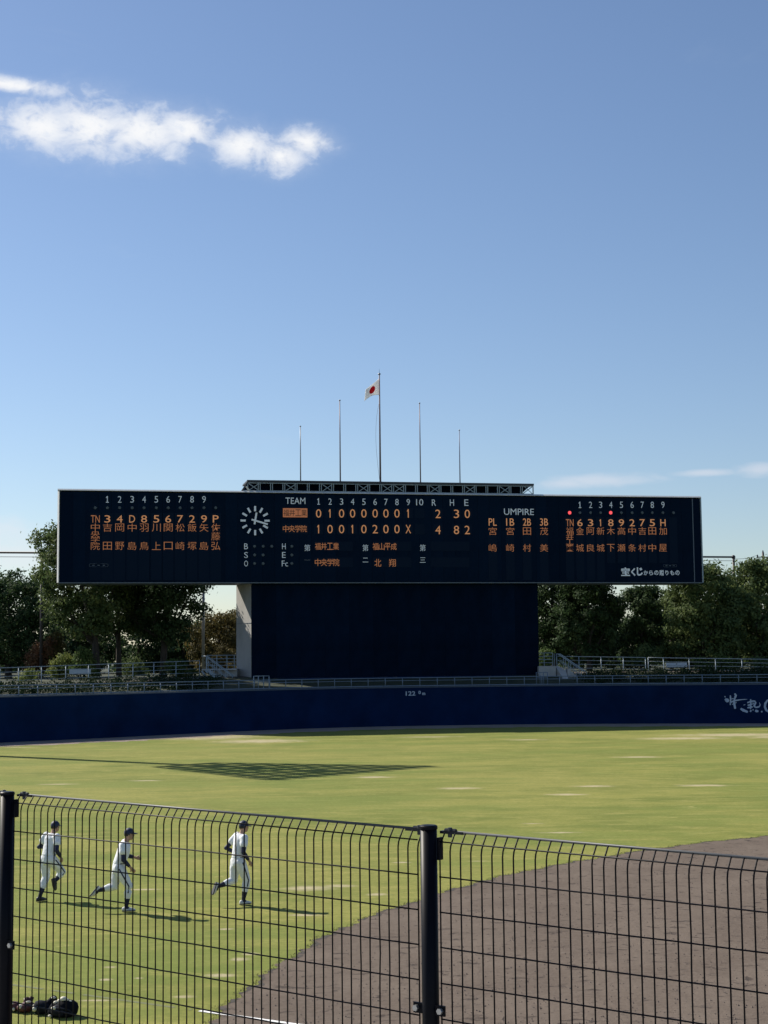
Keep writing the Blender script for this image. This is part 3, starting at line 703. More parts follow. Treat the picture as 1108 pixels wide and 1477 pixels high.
# right-hand line-up
XR = [821.8, 836.5, 851.8, 866.3, 881, 896.3, 911.7, 926.4, 940.8, 956.2, 971.5]
for i, x in enumerate(XR):
    module(x - 6.7, 746, x + 6.7, 812 if x > 880 else 836.5)
    if i < 11: lamp(x, 739.5, i in (0, 4))
for i, c in enumerate('123456789'): bt('printed_numeral', c, M_WHITEPRINT, XR[i + 1], 728.2, 9.2, (4.8 if c != '1' else 3.0), bold=-0.004)
bt('led_letters', 'TN', M_LED, XR[0], 754, 10.2, 11.5)
for i, c in enumerate('63189275H'): bt('led_numeral', c, M_LEDC, XR[1 + i], 754, 10.2, (8.0 if c != '1' else 5.0), bold=0.0)
for c, y in zip('福井工業', (766, 774.5, 781.5, 790)): kanji(c, XR[0], y, 10.6 if c in '福業' else 7.5, 11.2)
for i, nm in enumerate(('金城', '阿良', '新城', '木下', '高瀬', '中条', '吉村', '田中', '加屋')):
    kanji(nm[0], XR[1 + i], 766, 10.8, 11.6); kanji(nm[1], XR[1 + i], 790.2, 10.8, 11.6)
# umpires
bt('printed_letters', 'UMPIRE', M_WHITEPRINT, 748.5, 738.3, 9.2, 45)
for x, s, nm in ((710.7, 'PL', '宮嶋'), (735.9, '1B', '宮崎'), (760.1, '2B', '田村'), (784.7, '3B', '茂美')):
    module(x - 7, 746, x + 7, 836.5)
    bt('led_letters', s, M_LEDC, x, 753, 10.6, 12); kanji(nm[0], x, 766.2, 10.8, 12); kanji(nm[1], x, 790.2, 10.8, 12)
# line score
bt('printed_letters', 'TEAM', M_WHITEPRINT, 426.2, 722.4, 9.2, 29)
XC = [459.6, 476.1, 492.7, 508.6, 524.9, 541.1, 556.7, 572.6, 588.9, 605.4]
for i, x in enumerate(XC):
    s = str(i + 1); bt('printed_numeral', s, M_WHITEPRINT, x, 723.3 + i * 0.13, 9.2, (10.5 if i == 9 else 3.0 if i == 0 else 5.0), bold=-0.004)
for x, s in ((625.9, 'R'), (651.9, 'H'), (672.7, 'E')): bt('printed_letters', s, M_WHITEPRINT, x, 725, 9.2, 6.0, bold=-0.004)
for x in XC[:9] + [605.4, 631.8, 658.4, 674]:
    module(x - 7.0, 733, x + 7.0, 747.6); module(x - 7.0, 756.2, x + 7.0, 770.8)
for x, c in zip(XC, '010000001'): bt('led_numeral', c, M_LEDC, x, 740.6, 12.2, 4.4 if c == '1' else 7.8, bold=-0.004, y=-0.025)
for x, c in zip(XC, '10010200X'): bt('led_numeral', c, M_LEDC, x, 763.2, 12.2, 4.4 if c == '1' else 7.8, bold=-0.004, y=-0.025)
for x, c, c2 in ((631.8, '2', '4'), (658.4, '3', '8'), (674, '0', '2')):
    bt('led_numeral', c, M_LEDC, x, 741.2, 12.2, 7.8, bold=-0.004, y=-0.025); bt('led_numeral', c2, M_LEDC, x, 764.4, 12.2, 7.8, bold=-0.004, y=-0.025)
x0, _, z1 = loc(408.2, 733); x1, _, z0 = loc(443.4, 746.3)
o = MB().box((x0, -0.03, z0), (x1, -0.002, z1)).build('lit_team_panel', M_LEDBOX, board); o['label'] = 'amber lit panel with dark characters'
for i, c in enumerate('福井工業'): bt('led_character', c, M_LEDDARK, 412.8 + i * 8.6, 739.7, 9.6, 8.2, y=-0.045)
module(407, 755, 444.5, 770.5)
for i, c in enumerate('中央学院'): bt('led_character', c, M_LED, 412.3 + i * 8.7, 762.6, 9.8, 8.6, y=-0.025)
# clock
cx, _, cz = loc(368, 751); kk = on_plane(368, 751).y / F
dial = MB().tube([(cx, 0.0, cz), (cx, -0.02, cz)], 22.5 * kk, 40).build('clock_dial', M_NAVY2, board)
tk = MB().box((-1.45 * kk, -0.05, 13.6 * kk), (1.45 * kk, -0.022, 21.2 * kk)).mesh('hour_mark', M_WHITEPRINT)
for k in range(12): link('hour_mark', tk, dial, (cx, 0, cz), (0, 2 * PI * k / 12, 0))
MB().box((-1.3 * kk, -0.075, -5.5 * kk), (1.3 * kk, -0.055, 11.8 * kk)).build('hour_hand', M_WHITEPRINT, dial, loc=(cx, 0, cz)).rotation_euler = (0, math.radians(10), 0)
MB().box((-1.2 * kk, -0.10, -5.5 * kk), (1.2 * kk, -0.08, 19.0 * kk)).build('minute_hand', M_WHITEPRINT, dial, loc=(cx, 0, cz)).rotation_euler = (0, math.radians(106), 0)
# ball, strike, out and H E Fc
for s, y in (('B', 788), ('S', 800.5), ('O', 812.8)): bt('printed_letters', s, M_WHITEPRINT, 355, y, 8.4, 5.4, bold=-0.002)
for s, y in (('H', 788), ('E', 800.5), ('Fc', 812.8)): bt('printed_letters', s, M_WHITEPRINT, 409.5 + (1.5 if s == 'Fc' else 0), y, 8.4, 5.2 if len(s) == 1 else 9, bold=-0.002)
for x, y in ((367.3, 788), (379.6, 788), (392, 788), (367.3, 800.5), (379.6, 800.5), (367.3, 812.8), (379.6, 812.8), (421, 788), (421, 800.5), (421, 812.8)): lamp(x, y)
for x, s in ((443.3, '一'), (527.1, '二'), (609.7, '三')):
    bt('printed_character', '第', M_WHITEPRINT, x, 790.2, 9.4, 8.6); bt('printed_character', s, M_WHITEPRINT, x, 807.8, {'一': 1.3, '二': 6.5, '三': 7.5}[s], 8.2)
for x0_ in (453, 537.5, 621):
    module(x0_, 781, x0_ + 56, 794.5); module(x0_, 804, x0_ + 56, 818)
for i, c in enumerate('福井工業'): bt('led_character', c, M_LED, 458.5 + i * 8.7, 788, 10, 8.5, y=-0.025)
for i, c in enumerate('中央学院'): bt('led_character', c, M_LED, 458.5 + i * 8.9, 811.2, 10.4, 8.7, y=-0.025)
for i, c in enumerate('福山平成'): bt('led_character', c, M_LED, 541.8 + i * 8.7, 788.3, 10, 8.5, y=-0.025)
for x, c in ((545, '北'), (566, '翔')): bt('led_character', c, M_LED, x, 811.8, 11, 10, y=-0.025)
# donor line and small plates
xx = 901
bt('printed_character', '宝', M_WHITEPRINT, 902.3, 824.6, 12.4, 13.5, bold=0.03); bt('printed_character', 'く', M_WHITEPRINT, 913.4, 825, 11.5, 6.5, bold=0.045); bt('printed_character', 'じ', M_WHITEPRINT, 922.8, 824.4, 12, 9, bold=0.04)
for i, c in enumerate('からの贈りもの'): bt('printed_character', c, M_WHITEPRINT, 931.5 + i * 7.6, 826.2, 6.8 if c not in '贈' else 8.2, 6.4 if c not in 'り' else 4.6, bold=0.02)
def pill(px, py, w, h):
    x, _, z = loc(px, py); k = kk; g = MB(); n = 24; pts = []
    for t in range(n):
        a = 2 * PI * t / n; pts.append((math.copysign(min(abs(math.cos(a)) * 1.6, 1), math.cos(a)) * w / 2 * k, math.sin(a) * h / 2 * k))
    g.tube([(x + p[0], -0.03, z + p[1]) for p in pts] + [(x + pts[0][0], -0.03, z + pts[0][1])], 0.012, 4, False)
    g.build('maker_plate', M_TRIMGREY, board)
    for dx in (-0.28, 0, 0.28): MB().box((x + dx * w * k - 1.6 * k, -0.03, z - 0.5 * k), (x + dx * w * k + 1.6 * k, -0.012, z + 0.5 * k)).build('maker_plate_mark', M_TRIMGREY, board)
pill(142.4, 815.3, 26, 4.6); pill(966.5, 816, 21, 4.2)

# ------------------------------------------------------------------ flagpoles and flag
def pole(px, ptop, pbase, r, label, m, group='flagpoles on the scoreboard roof', dy=1.0):
    p0 = on_plane(px, pbase, dy); p1 = on_plane(px - 0.8, ptop, dy); base = Vector((p0.x, p0.y, BASEZ + ztt + 0.03))
    h = p1.z - base.z; t = thing('flagpole', label, 'flagpole', base, 0, group)
    MB().tube([(0, 0, 0), (0, 0, h * 0.5), (0, 0, h)], [r, r * 0.85, r * 0.6], 8).build('shaft', m, t, True)
    MB().tube([(0, 0, 0), (0, 0, 0.12)], [r * 2.4, r * 2.2], 10).build('base_collar', M_DARKSTEEL, t)
    MB().ball((0, 0, h + 0.03), (r * 1.5, r * 1.5, r * 1.1)).build('finial', M_POLEGREY, t, True)
    return t, h, base
M_POLERED = mat('pole_reddish', (0.17, 0.12, 0.13), 0.5, metal=0.3)
M_POLEBLUE = mat('pole_bluish', (0.14, 0.15, 0.22), 0.5, metal=0.3)
pole(433.7, 615.5, 693, 0.048, 'short grey flagpole without a flag, leftmost on the scoreboard roof', M_POLEGREY)
pole(491, 578, 694, 0.055, 'bare tall flagpole on the scoreboard roof just left of the one flying the flag', M_POLERED)
mp, mh, mb = pole(548.8, 540, 694.5, 0.075, 'tallest flagpole at the middle of the scoreboard roof, flying the flag', M_POLERED)
MB().tube([(0, 0, mh), (0, 0, mh + 0.45)], [0.022, 0.006], 6).build('spike', M_DARKSTEEL, mp)
hal = []
for k in range(14):
    t = k / 13; hal.append((-0.06 - 0.27 * math.sin(PI * t ** 0.8) - 0.2 * t * 0, -0.05, mh - 2.4 - (mh - 2.6) * t))
MB().tube(hal, 0.011, 4).build('halyard', M_POLEGREY, mp)
pole(606.7, 582, 696, 0.05, 'bare tall flagpole on the scoreboard roof just right of the one flying the flag', M_POLERED)
pole(663.7, 621, 697.5, 0.045, 'thin short bluish flagpole without a flag above the umpire list', M_POLEBLUE)
# the flag: outline of a wind-lifted cloth, sagging from the pole, with folds
def flag_mat():
    m = bpy.data.materials.new('flag_cloth'); m.use_nodes = True; nt = m.node_tree; b = nt.nodes['Principled BSDF']; out = nt.nodes['Material Output']
    uv = nt.nodes.new('ShaderNodeUVMap'); uv.uv_map = 'UVMap'
    v = nt.nodes.new('ShaderNodeVectorMath'); v.operation = 'DISTANCE'; v.inputs[1].default_value = (0.75, 0.5, 0)
    s = nt.nodes.new('ShaderNodeVectorMath'); s.operation = 'MULTIPLY'; s.inputs[1].default_value = (1.5, 1, 1)
    nt.links.new(uv.outputs[0], s.inputs[0]); nt.links.new(s.outputs[0], v.inputs[0])
    r = nt.nodes.new('ShaderNodeMath'); r.operation = 'LESS_THAN'; r.inputs[1].default_value = 0.30; nt.links.new(v.outputs['Value'], r.inputs[0])
    mx = nt.nodes.new('ShaderNodeMix'); mx.data_type = 'RGBA'; mx.inputs[6].default_value = (0.95, 0.94, 0.93, 1); mx.inputs[7].default_value = (0.60, 0.02, 0.035, 1)
    nt.links.new(r.outputs[0], mx.inputs[0]); nt.links.new(mx.outputs[2], b.inputs['Base Color']); b.inputs['Roughness'].default_value = 0.8
    tr = nt.nodes.new('ShaderNodeBsdfTranslucent'); nt.links.new(mx.outputs[2], tr.inputs['Color']); ms = nt.nodes.new('ShaderNodeMixShader'); ms.inputs[0].default_value = 0.6
    nt.links.new(b.outputs[0], ms.inputs[1]); nt.links.new(tr.outputs[0], ms.inputs[2]); nt.links.new(ms.outputs[0], out.inputs[0])
    return m
kf = mb.y / F
def fl(px, py): return ((px - 547.4) * kf, (mh - (py - 541) * kf))
cor = {'tl': fl(523.8, 574), 'bl': fl(525.5, 580), 'tr': fl(547.4, 546.5), 'br': fl(547.4, 571.5)}
# hoist tr..br at the pole; fly edge at lower left; folds shorten the cloth
cor['tl'] = fl(527.0, 562.0); cor['bl'] = fl(525.0, 580.5)
nu, nv = 36, 24; g = MB(); vs = []
for i in range(nu + 1):
    u = i / nu
    for j in range(nv + 1):
        v = j / nv
        top = (cor['tr'][0] * (1 - u) + cor['tl'][0] * u, cor['tr'][1] * (1 - u) + cor['tl'][1] * u - 0.03 * math.sin(PI * u))
        bot = (cor['br'][0] * (1 - u) + cor['bl'][0] * u, cor['br'][1] * (1 - u) + cor['bl'][1] * u + 0.22 * math.sin(PI * u * 0.9))
        x = top[0] * (1 - v) + bot[0] * v; z = top[1] * (1 - v) + bot[1] * v
        y = 0.07 * math.sin(u * 7 + v * 2.2) * u + 0.35 * u
        vs.append((x, y, z))
g.add(vs, [(i * (nv + 1) + j, (i + 1) * (nv + 1) + j, (i + 1) * (nv + 1) + j + 1, i * (nv + 1) + j + 1) for i in range(nu) for j in range(nv)])
me = g.mesh('flag', flag_mat(), True); uvl = me.uv_layers.new(name='UVMap')
for lp in me.loops:
    i, j = divmod(lp.vertex_index, nv + 1); uvl.data[lp.index].uv = (i / nu, 1 - j / nv)
fo = link('flag', me, None, mb); tag(fo, 'white flag with a red disc drooping from the middle flagpole', 'flag')
sol = fo.modifiers.new('thickness', 'SOLIDIFY'); sol.thickness = 0.008

# ------------------------------------------------------------------ railings, stairs and blocks behind the wall
def bank_z(x, y):
    # distance behind the wall -> height of the bank
    dmin = min(range(nW), key=lambda i: (WL[i] - Vector((x, y))).length); o = (WL[dmin] - Vector((x, y))).length
    z = np.interp(o, [p[0] for p in prof], [p[1] for p in prof]); fx = min(max((x + 24) / 12, 0), 1)
    if 5 < o < 50: z -= 0.30 * (1 - fx)
    return float(z)
def railing(label, pxs, depth, ptop_of, hgt=1.25, nr=4, group='upper walkway railings on the bank', m=M_GALV):
    pts = []
    for px in pxs:
        Y = depth(px); p = at(px, ptop_of(px), Y); pts.append(p)
    b0 = pts[0].copy(); b0.z -= hgt
    t = thing('walkway_railing', label, 'railing', b0, 0, group)
    pm = MB().tube([(0, 0, -0.5), (0, 0, hgt)], 0.032, 6).mesh('railing_post', m, True)
    for p in pts: link('railing_post', pm, t, p - Vector((0, 0, hgt)) - b0)
    for k in range(nr):
        dz = -hgt * k / nr * 0.98
        MB().tube([p - b0 + Vector((0, 0, dz)) for p in pts], 0.03 if k == 0 else 0.02, 6).build('rail', m, t, True)
    return t
lerp = lambda x, a, b, c, d: c + (x - a) / (b - a) * (d - c)
railing('long grey four-bar railing on the bank left of the tower, in front of the trunks', [-60, -30, 0, 27, 60, 95, 128, 157, 192, 222, 254, 288], lambda x: lerp(x, 0, 290, 108, 120), lambda x: lerp(x, 0, 290, 963.5, 953))
railing('grey four-bar railing on the bank right of the tower, up to the white plate', [803, 835, 867, 899, 931], lambda x: lerp(x, 800, 1108, 123.5, 124), lambda x: lerp(x, 800, 1108, 946.5, 951))
railing('grey four-bar railing carrying the white plate, below the right hand trees', [935, 957, 994, 1032, 1070, 1110, 1150], lambda x: lerp(x, 800, 1108, 123.5, 124), lambda x: lerp(x, 800, 1108, 946.5, 951))
def plate(label, px0, py0, px1, py1, Y, m, nm='plate', cat='sign'):
    a = at(px0, py1, Y); b = at(px1, py0, Y); MBo = MB().box((0, 0, 0), (b.x - a.x, 0.03, b.z - a.z)).build(nm, m, None, loc=a); return tag(MBo, label, cat)
M_PLATE = mat('plate_white', (0.45, 0.50, 0.55), 0.6, var=0.08)
plate('small blank white plate hung on the railing below the right hand trees', 961, 955.5, 991, 962.5, 123.8, M_PLATE, 'notice_plate')
plate('pale blank board between the yellow green bushes left of the tower', 100, 964.5, 131, 972.5, 121, M_PLATE, 'notice_board')
# blue grey gate frame on the wall top left of the screen
p, a = wall_hit(366, 990, 0.9)
t = thing('gate_frame', 'pale steel barrier frame standing on the wall top at the left foot of the screen', 'barrier', (p.x, p.y, WH - 0.05), a)
for x in (0, 0.4, 0.85, 1.32): MB().tube([(x, 0, 0), (x, 0, 1.0)], 0.035, 6).build('bar', M_GALV, t, True)
for z in (1.0, 0.6): MB().tube([(0, 0.001, z), (1.32, 0.001, z)], 0.03, 6).build('rail', M_GALV, t, True)
p, a = wall_hit(774, 990, 0.9)
t = thing('gate_frame', 'blue grey steel barrier frame on the wall top at the right foot of the screen', 'barrier', (p.x, p.y, WH - 0.05), a)
for x in (0, 0.28, 0.55, 0.85): MB().tube([(x, 0, 0), (x, 0, 1.0)], 0.03, 6).build('bar', M_GALVBLUE, t, True)
for z in (1.0, 0.6): MB().tube([(0, 0.001, z), (0.85, 0.001, z)], 0.03, 6).build('rail', M_GALVBLUE, t, True)
# left stair: landing on a concrete block, flight coming down to the wall walkway
def stair(label, pl, pr, ptopy, pbot, Y0, Y1, flip, lit):
    pass
Ys = 119.5
la = at(291, 965, Ys); lb = at(341, 964, Ys); bz = WH - 0.1
st = thing('concrete_stair', 'concrete landing and steps with pale handrails at the left foot of the scoreboard tower', 'stairs', (la.x, Ys, bz))
def L(p): return Vector(p) - Vector((la.x, Ys, bz))
top = la.z - bz
MB().box((1.0, 0.5, 0), (lb.x - la.x, 2.6, top - 0.10)).build('retaining_block', M_CONC, st)
MB().box((0, 0, top - 0.10), (lb.x - la.x, 2.6, top)).build('landing', M_CONC, st)
x_end = lb.x - la.x
ns = 7; run = 1.95 / ns
for k in range(ns):
    z1 = top - 0.1 - (top - 0.1) * (k + 0.5) / ns
    MB().box((0.55 + k * run, -1.3, max(z1 - 0.10, 0)), (0.55 + (k + 1.15) * run, -0.01, z1)).build('step', M_CONC, st)
for yy in (-1.32, -0.02):
    MB().bar((0.45, yy, top - 0.1), (2.65, yy, 0.08), 0.06, 0.22).build('stringer', M_GALV, st)
    MB().tube([(0.15, yy, top + 1.0), (0.5, yy, top + 0.95), (2.5, yy, 1.0), (2.5, yy, 0.1)], 0.035, 6).build('handrail', M_GALV, st, True)
    for k in range(5):
        x = 0.5 + k * 0.5; zb = top - 0.1 - (x - 0.5) / 2.0 * (top - 0.1)
        MB().tube([(x, yy, zb), (x, yy, zb + 1.0)], 0.022, 6).build('baluster', M_GALV, st)
    MB().tube([(0.5, yy, top + 0.5), (2.5, yy, 0.55)], 0.022, 6).build('handrail', M_GALV, st)
MB().bar((0.0, 0.0, top - 0.15), (0.9, 0.0, 0.3), 0.12, 0.12).build('strut', M_GALV, st)
for z in (1.05, 0.78, 0.52, 0.26): MB().tube([(0.1, 2.5, top + z), (x_end - 0.05, 2.5, top + z)], 0.03, 6).build('rail', M_GALV, st)
for x in (0.1, 0.9, 1.7, x_end - 0.4, x_end - 0.05): MB().tube([(x, 2.5, top), (x, 2.5, top + 1.05)], 0.035, 6).build('railing_post', M_GALV, st)
# right block and stair
Yr = 122.6
ra = at(777, 961, Yr); rb = at(802, 961, Yr)
st2 = thing('concrete_stair', 'concrete block and steps with a sunlit raked wall right of the dark screen', 'stairs', (ra.x, Yr, bz))
topr = ra.z - bz; wr = rb.x - ra.x
MB().box((0, 0, 0), (wr, 2.4, topr)).build('retaining_block', M_CONC, st2)
g = MB(); c = [(wr + 0.02, -0.3, topr + 0.05), (wr + 0.65, -2.0, -0.1), (wr + 0.75, -2.0, -0.1), (wr + 0.62, -0.9, topr - 0.55), (wr + 0.62, 0.0, topr - 0.5)]
g.add([(wr, 0.4, topr), (wr + 0.60, -2.6, -0.05), (wr + 0.78, -2.6, -0.05), (wr + 0.72, -0.6, topr - 0.35), (wr + 0.25, 0.4, topr), (wr, 0.6, -0.05), (wr + 0.78, 0.6, -0.05)],
      [(0, 1, 2, 3, 4), (0, 5, 1), (1, 5, 6, 2), (2, 6, 3), (3, 6, 4), (4, 6, 5, 0)]); g.build('cheek_wall', M_CONC, st2)
for k in range(6):
    z1 = topr - 0.1 - (topr - 0.1) * (k + 0.5) / 6; MB().box((wr + 0.8 + k * 0.24, -0.9, 0), (wr + 0.8 + (k + 1) * 0.24, 0.5, max(z1, 0.05))).build('step', M_CONC, st2)
for yy in (-0.92, 0.5):
    MB().tube([(wr - 0.05, yy, topr + 0.0), (wr - 0.05, yy, topr + 1.0), (wr + 0.25, yy, topr + 0.95), (wr + 2.3, yy, 1.0), (wr + 2.3, yy, 0)], 0.035, 6).build('handrail', M_GALV, st2, True)
    MB().tube([(wr + 0.25, yy, topr + 0.45), (wr + 2.3, yy, 0.5)], 0.022, 6).build('handrail', M_GALV, st2)
    for k in range(1, 5):
        x = wr + 0.25 + k * 0.41; zb = topr * (1 - k / 5); MB().tube([(x, yy, zb - 0.1), (x, yy, zb + 0.98)], 0.02, 6).build('baluster', M_GALV, st2)
for z in (1.05, 0.78, 0.52, 0.26): MB().tube([(0.0, 2.3, topr + z), (wr, 2.3, topr + z)], 0.03, 6).build('rail', M_GALV, st2)
for x in (0.0, wr * 0.5, wr): MB().tube([(x, 2.3, topr), (x, 2.3, topr + 1.05)], 0.03, 6).build('railing_post', M_GALV, st2)

# net frame behind the board and other poles
def ground_post(px, pyt, Y, r, m, zbase=3.4):
    p = at(px, pyt, Y); return p
nf = thing('net_frame', 'tall brown steel posts joined by a long horizontal pipe behind the scoreboard', 'net frame', at(61, 985, 127.5) * 1.0)
nb0 = Vector(nf.location); nb0.z = 3.4; nf.location = nb0
pA = at(-60, 796.5, 125.7); pB = at(1058, 803.5, 147.5)
for px, pm_, r in ((-60, M_POLEBROWN, 0.11), (61, M_POLEBROWN, 0.13), (293.5, M_POLEGREY, 0.12), (931, M_POLEBROWN, 0.11), (1058, M_POLEBROWN, 0.12)):
    t = (px + 60) / 1118; Y = 125.7 + t * 21.8; q = at(px, 800, Y); ztop = pA.z + (pB.z - pA.z) * t + (0.12 if px == 1058 else 0)
    MB().tube([(q.x - nb0.x, q.y - nb0.y, -0.4), (q.x - nb0.x, q.y - nb0.y, ztop - nb0.z)], r, 10).build('post', pm_, nf, True)
MB().tube([pA - nb0, pB - nb0], 0.085, 8).build('top_pipe', M_POLEBROWN, nf, True)
MB().tube([pA - nb0 - Vector((0, 0, 0.36)), pB - nb0 - Vector((0, 0, 0.36))], 0.022, 5).build('net_cable', M_POLEBROWN, nf)
MB().ball(pB - nb0, 0.2).build('pipe_cap', M_POLEBROWN, nf, True)
MB().tube([pB - nb0, at(1074, 822, 149) - nb0], 0.018, 4).build('stay_cable', M_POLEBROWN, nf)
# utility pole at the right edge
ub = at(1106, 960, 152); ub.z = 3.6
up = thing('utility_pole', 'utility pole with insulators behind the trees at the right edge', 'utility pole', ub)
zt_ = at(1106, 797, 152).z - 3.6
MB().tube([(0, 0, 0), (0, 0, zt_)], [0.16, 0.11], 8).build('shaft', M_POLEBROWN, up, True)
MB().bar((-0.62, 0, zt_ - 0.45), (0.62, 0, zt_ - 0.45), 0.09).build('crossarm', M_POLEBROWN, up)
for x in (-0.55, 0.0, 0.55): MB().tube([(x, 0, zt_ - 0.42 + (0.42 if x == 0 else 0)), (x, 0, zt_ - 0.2 + (0.42 if x == 0 else 0))], [0.09, 0.05], 8).build('insulator', M_DARKSTEEL, up)
w0 = pB + Vector((0, 0, -0.15)); w1 = ub + Vector((-0.55, 0, zt_ - 0.25)); wl_ = []
for k in range(13):
    t = k / 12; q = w0.lerp(w1, t); q.z -= 0.5 * 4 * t * (1 - t) * 0.3; wl_.append(q)
tag(MB().tube(wl_, 0.018, 4).build('overhead_wire', M_POLEBROWN), 'thin wire slung between the net frame and the utility pole', 'wire')

# floodlight mast outside the frame to the left; its shadow lies across the grass
HT = 35.0
mt = Vector((-1.6, 69.85)) - HT * Vector((0.804, -0.595)) / math.tan(SUN_EL)
mast = thing('floodlight_mast', 'tall floodlight mast beyond the left field wall, outside the picture, whose shadow crosses the grass', 'floodlight', (mt.x, mt.y, 3.0))
MB().tube([(0, 0, 0), (0, 0, HT - 3.3)], [0.55, 0.30], 14).build('shaft', M_POLEGREY, mast, True)
wdir = Vector((0.70, 0.714, 0))
bk = []
zb0, zt1 = HT - 3 - 7.9, HT - 3
for r_ in range(9):
    z = zb0 + (zt1 - zb0) * r_ / 8; hw = 1.9 + (5.2 - 1.9) * r_ / 8
    MB().bar(wdir * -hw + Vector((0, 0, z)), wdir * hw + Vector((0, 0, z)), 0.40, 0.32).build('lamp_rack', M_DARKSTEEL, mast)
    nl = max(3, int(hw * 2 / 1.0)); lm = MB()
    for k in range(nl):
        q = wdir * (-hw + (k + 0.5) * 2 * hw / nl) + Vector((0, 0, z + 0.2)); nrm = Vector((0.714, -0.70, -0.3)).normalized()
        lm.tube([q, q + nrm * 0.42], [0.14, 0.30], 10)
    lo_ = lm.build('lamp_row', M_POLEGREY, mast)
for s_ in (-1, 1):
    MB().bar(wdir * (s_ * 1.9) + Vector((0, 0, zb0)), wdir * (s_ * 5.2) + Vector((0, 0, zt1)), 0.2).build('frame_side', M_DARKSTEEL, mast)

# ------------------------------------------------------------------ trees
def crown_mesh(name, lobes, n, size, m, seed, shell=0.75):
    r = np.random.default_rng(seed)
    vol = np.array([l[3] * l[4] * l[5] for l in lobes]) ** 0.75; cnt = r.multinomial(n, vol / vol.sum())
    V = []; 
    for l, c in zip(lobes, cnt):
        # each lobe is itself made of twigs: small clusters of leaves
        nc = max(5, int(c / 58)); d = r.normal(size=(nc, 3)); d /= np.linalg.norm(d, axis=1)[:, None]
        rad = np.where(r.random(nc) < shell, r.uniform(0.78, 1.08, nc), r.uniform(0.25, 0.8, nc))[:, None]
        cc = np.array(l[:3]) + d * rad * np.array(l[3:6])
        k = r.integers(0, nc, c); spread = 0.22 + 0.14 * r.random(nc)
        p = cc[k] + r.normal(size=(c, 3)) * (spread[k][:, None] * np.array([1.25, 1.25, 0.8])) * (np.mean(l[3:6]) ** 0.4)
        nrm = r.normal(size=(c, 3)) * 0.55 + (p - cc[k]) / (0.3) * 0.7 + d[k] * 0.35 + np.array([0, 0, 0.35]); nrm /= np.linalg.norm(nrm, axis=1)[:, None]
        a = r.normal(size=(c, 3)); a -= (a * nrm).sum(1)[:, None] * nrm; a /= np.linalg.norm(a, axis=1)[:, None]
        b = np.cross(nrm, a)
        # outward bias so leaf faces catch light like foliage
        s = size * r.uniform(0.55, 1.35, c)[:, None]
        V.append(np.stack([p - a * s * 0.5, p + b * s * 0.32, p + a * s * 0.5, p - b * s * 0.32], 1))
    V = np.concatenate(V).reshape(-1, 3); nf_ = len(V) // 4
    me = bpy.data.meshes.new(name); me.vertices.add(len(V)); me.vertices.foreach_set('co', V.ravel())
    me.loops.add(nf_ * 4); me.loops.foreach_set('vertex_index', np.arange(nf_ * 4)); me.polygons.add(nf_)
    me.polygons.foreach_set('loop_start', np.arange(0, nf_ * 4, 4)); me.polygons.foreach_set('loop_total', np.full(nf_, 4)); me.update(); me.materials.append(m)
    return me
def tree(name, label, cat, px, Y, ztop, halfw, zbot, m, n=15000, size=0.26, seed=1, trunk_r=0.22, group='broadleaf trees behind the ballpark', lean=0.0, nl=26, zbase=3.5, flat=1.0, shell=0.72, forks=5):
    r = random.Random(seed); b = at(px, 960, Y); b.z = zbase
    t = thing(name, label, cat, b, 0, group)
    H = ztop - zbase; h0 = zbot - zbase; lobes = []; mid = (H + h0) / 2; hv = (H - h0) / 2
    for k in range(nl):
        ang = k * 2.4 + r.uniform(-0.4, 0.4); zz = h0 + (H - h0) * (k + 0.6) / (nl + 0.2)
        prof_ = math.sqrt(max(0.05, 1 - ((zz - mid) / (hv * 1.08)) ** 2)) ** flat
        lr = halfw * r.uniform(0.20, 0.36) * (0.72 + 0.35 * prof_); rad = max(0, halfw * prof_ - lr * 0.8) * r.uniform(0.7, 1.08)
        lobes.append((rad * math.cos(ang) + lean * (zz / H), rad * math.sin(ang), zz, lr * 1.1, lr * 1.1, lr * 0.72))
    lobes.append((lean, 0, H - halfw * 0.22, halfw * 0.3, halfw * 0.3, halfw * 0.22))
    link('crown', crown_mesh('crown', lobes, n, size, m, seed, shell), t)
    g = MB(); fork = max(h0 * 0.9, 0.8); sway = r.uniform(-0.2, 0.2)
    g.tube([(0, 0, -0.4), (sway * 0.5, 0, fork * 0.5), (sway, 0, fork), (sway * 1.3 + lean * 0.4, 0, fork + hv * 0.8), (lean * 0.7, 0, fork + hv * 1.4)], [trunk_r * 1.25, trunk_r, trunk_r * 0.85, trunk_r * 0.5, trunk_r * 0.15], 8)
    for k in range(forks):
        l = lobes[(k * 3 + 1) % len(lobes)]; s0 = Vector((sway, 0, fork * r.uniform(0.8, 1.25))); e = Vector(l[:3]); mm = s0.lerp(e, 0.5) + Vector((r.uniform(-.3, .3), r.uniform(-.3, .3), -0.25))
        g.tube([s0, mm, e], [trunk_r * 0.55, trunk_r * 0.36, trunk_r * 0.12], 6)
        for q in range(2):
            e2 = e + Vector((r.uniform(-1, 1), r.uniform(-1, 1), r.uniform(0, 1.0))); g.tube([mm.lerp(e, 0.4), e2], [trunk_r * 0.22, trunk_r * 0.06], 5)
    g.build('trunk', M_BARK, t, True)
    return t
tree('broadleaf_tree', 'dark rounded tree at the left edge with its crown hanging low over the railing', 'tree', 12, 134, 12.6, 4.4, 5.2, L_DARK, 26000, seed=3, nl=30, trunk_r=0.3)
tree('broadleaf_tree', 'tallest left tree, its top leaves showing beside the left end of the scoreboard', 'tree', 140, 124.5, 16.0, 3.9, 7.4, L_MID, 26000, seed=15, nl=30, lean=-2.3, trunk_r=0.30, flat=0.6)
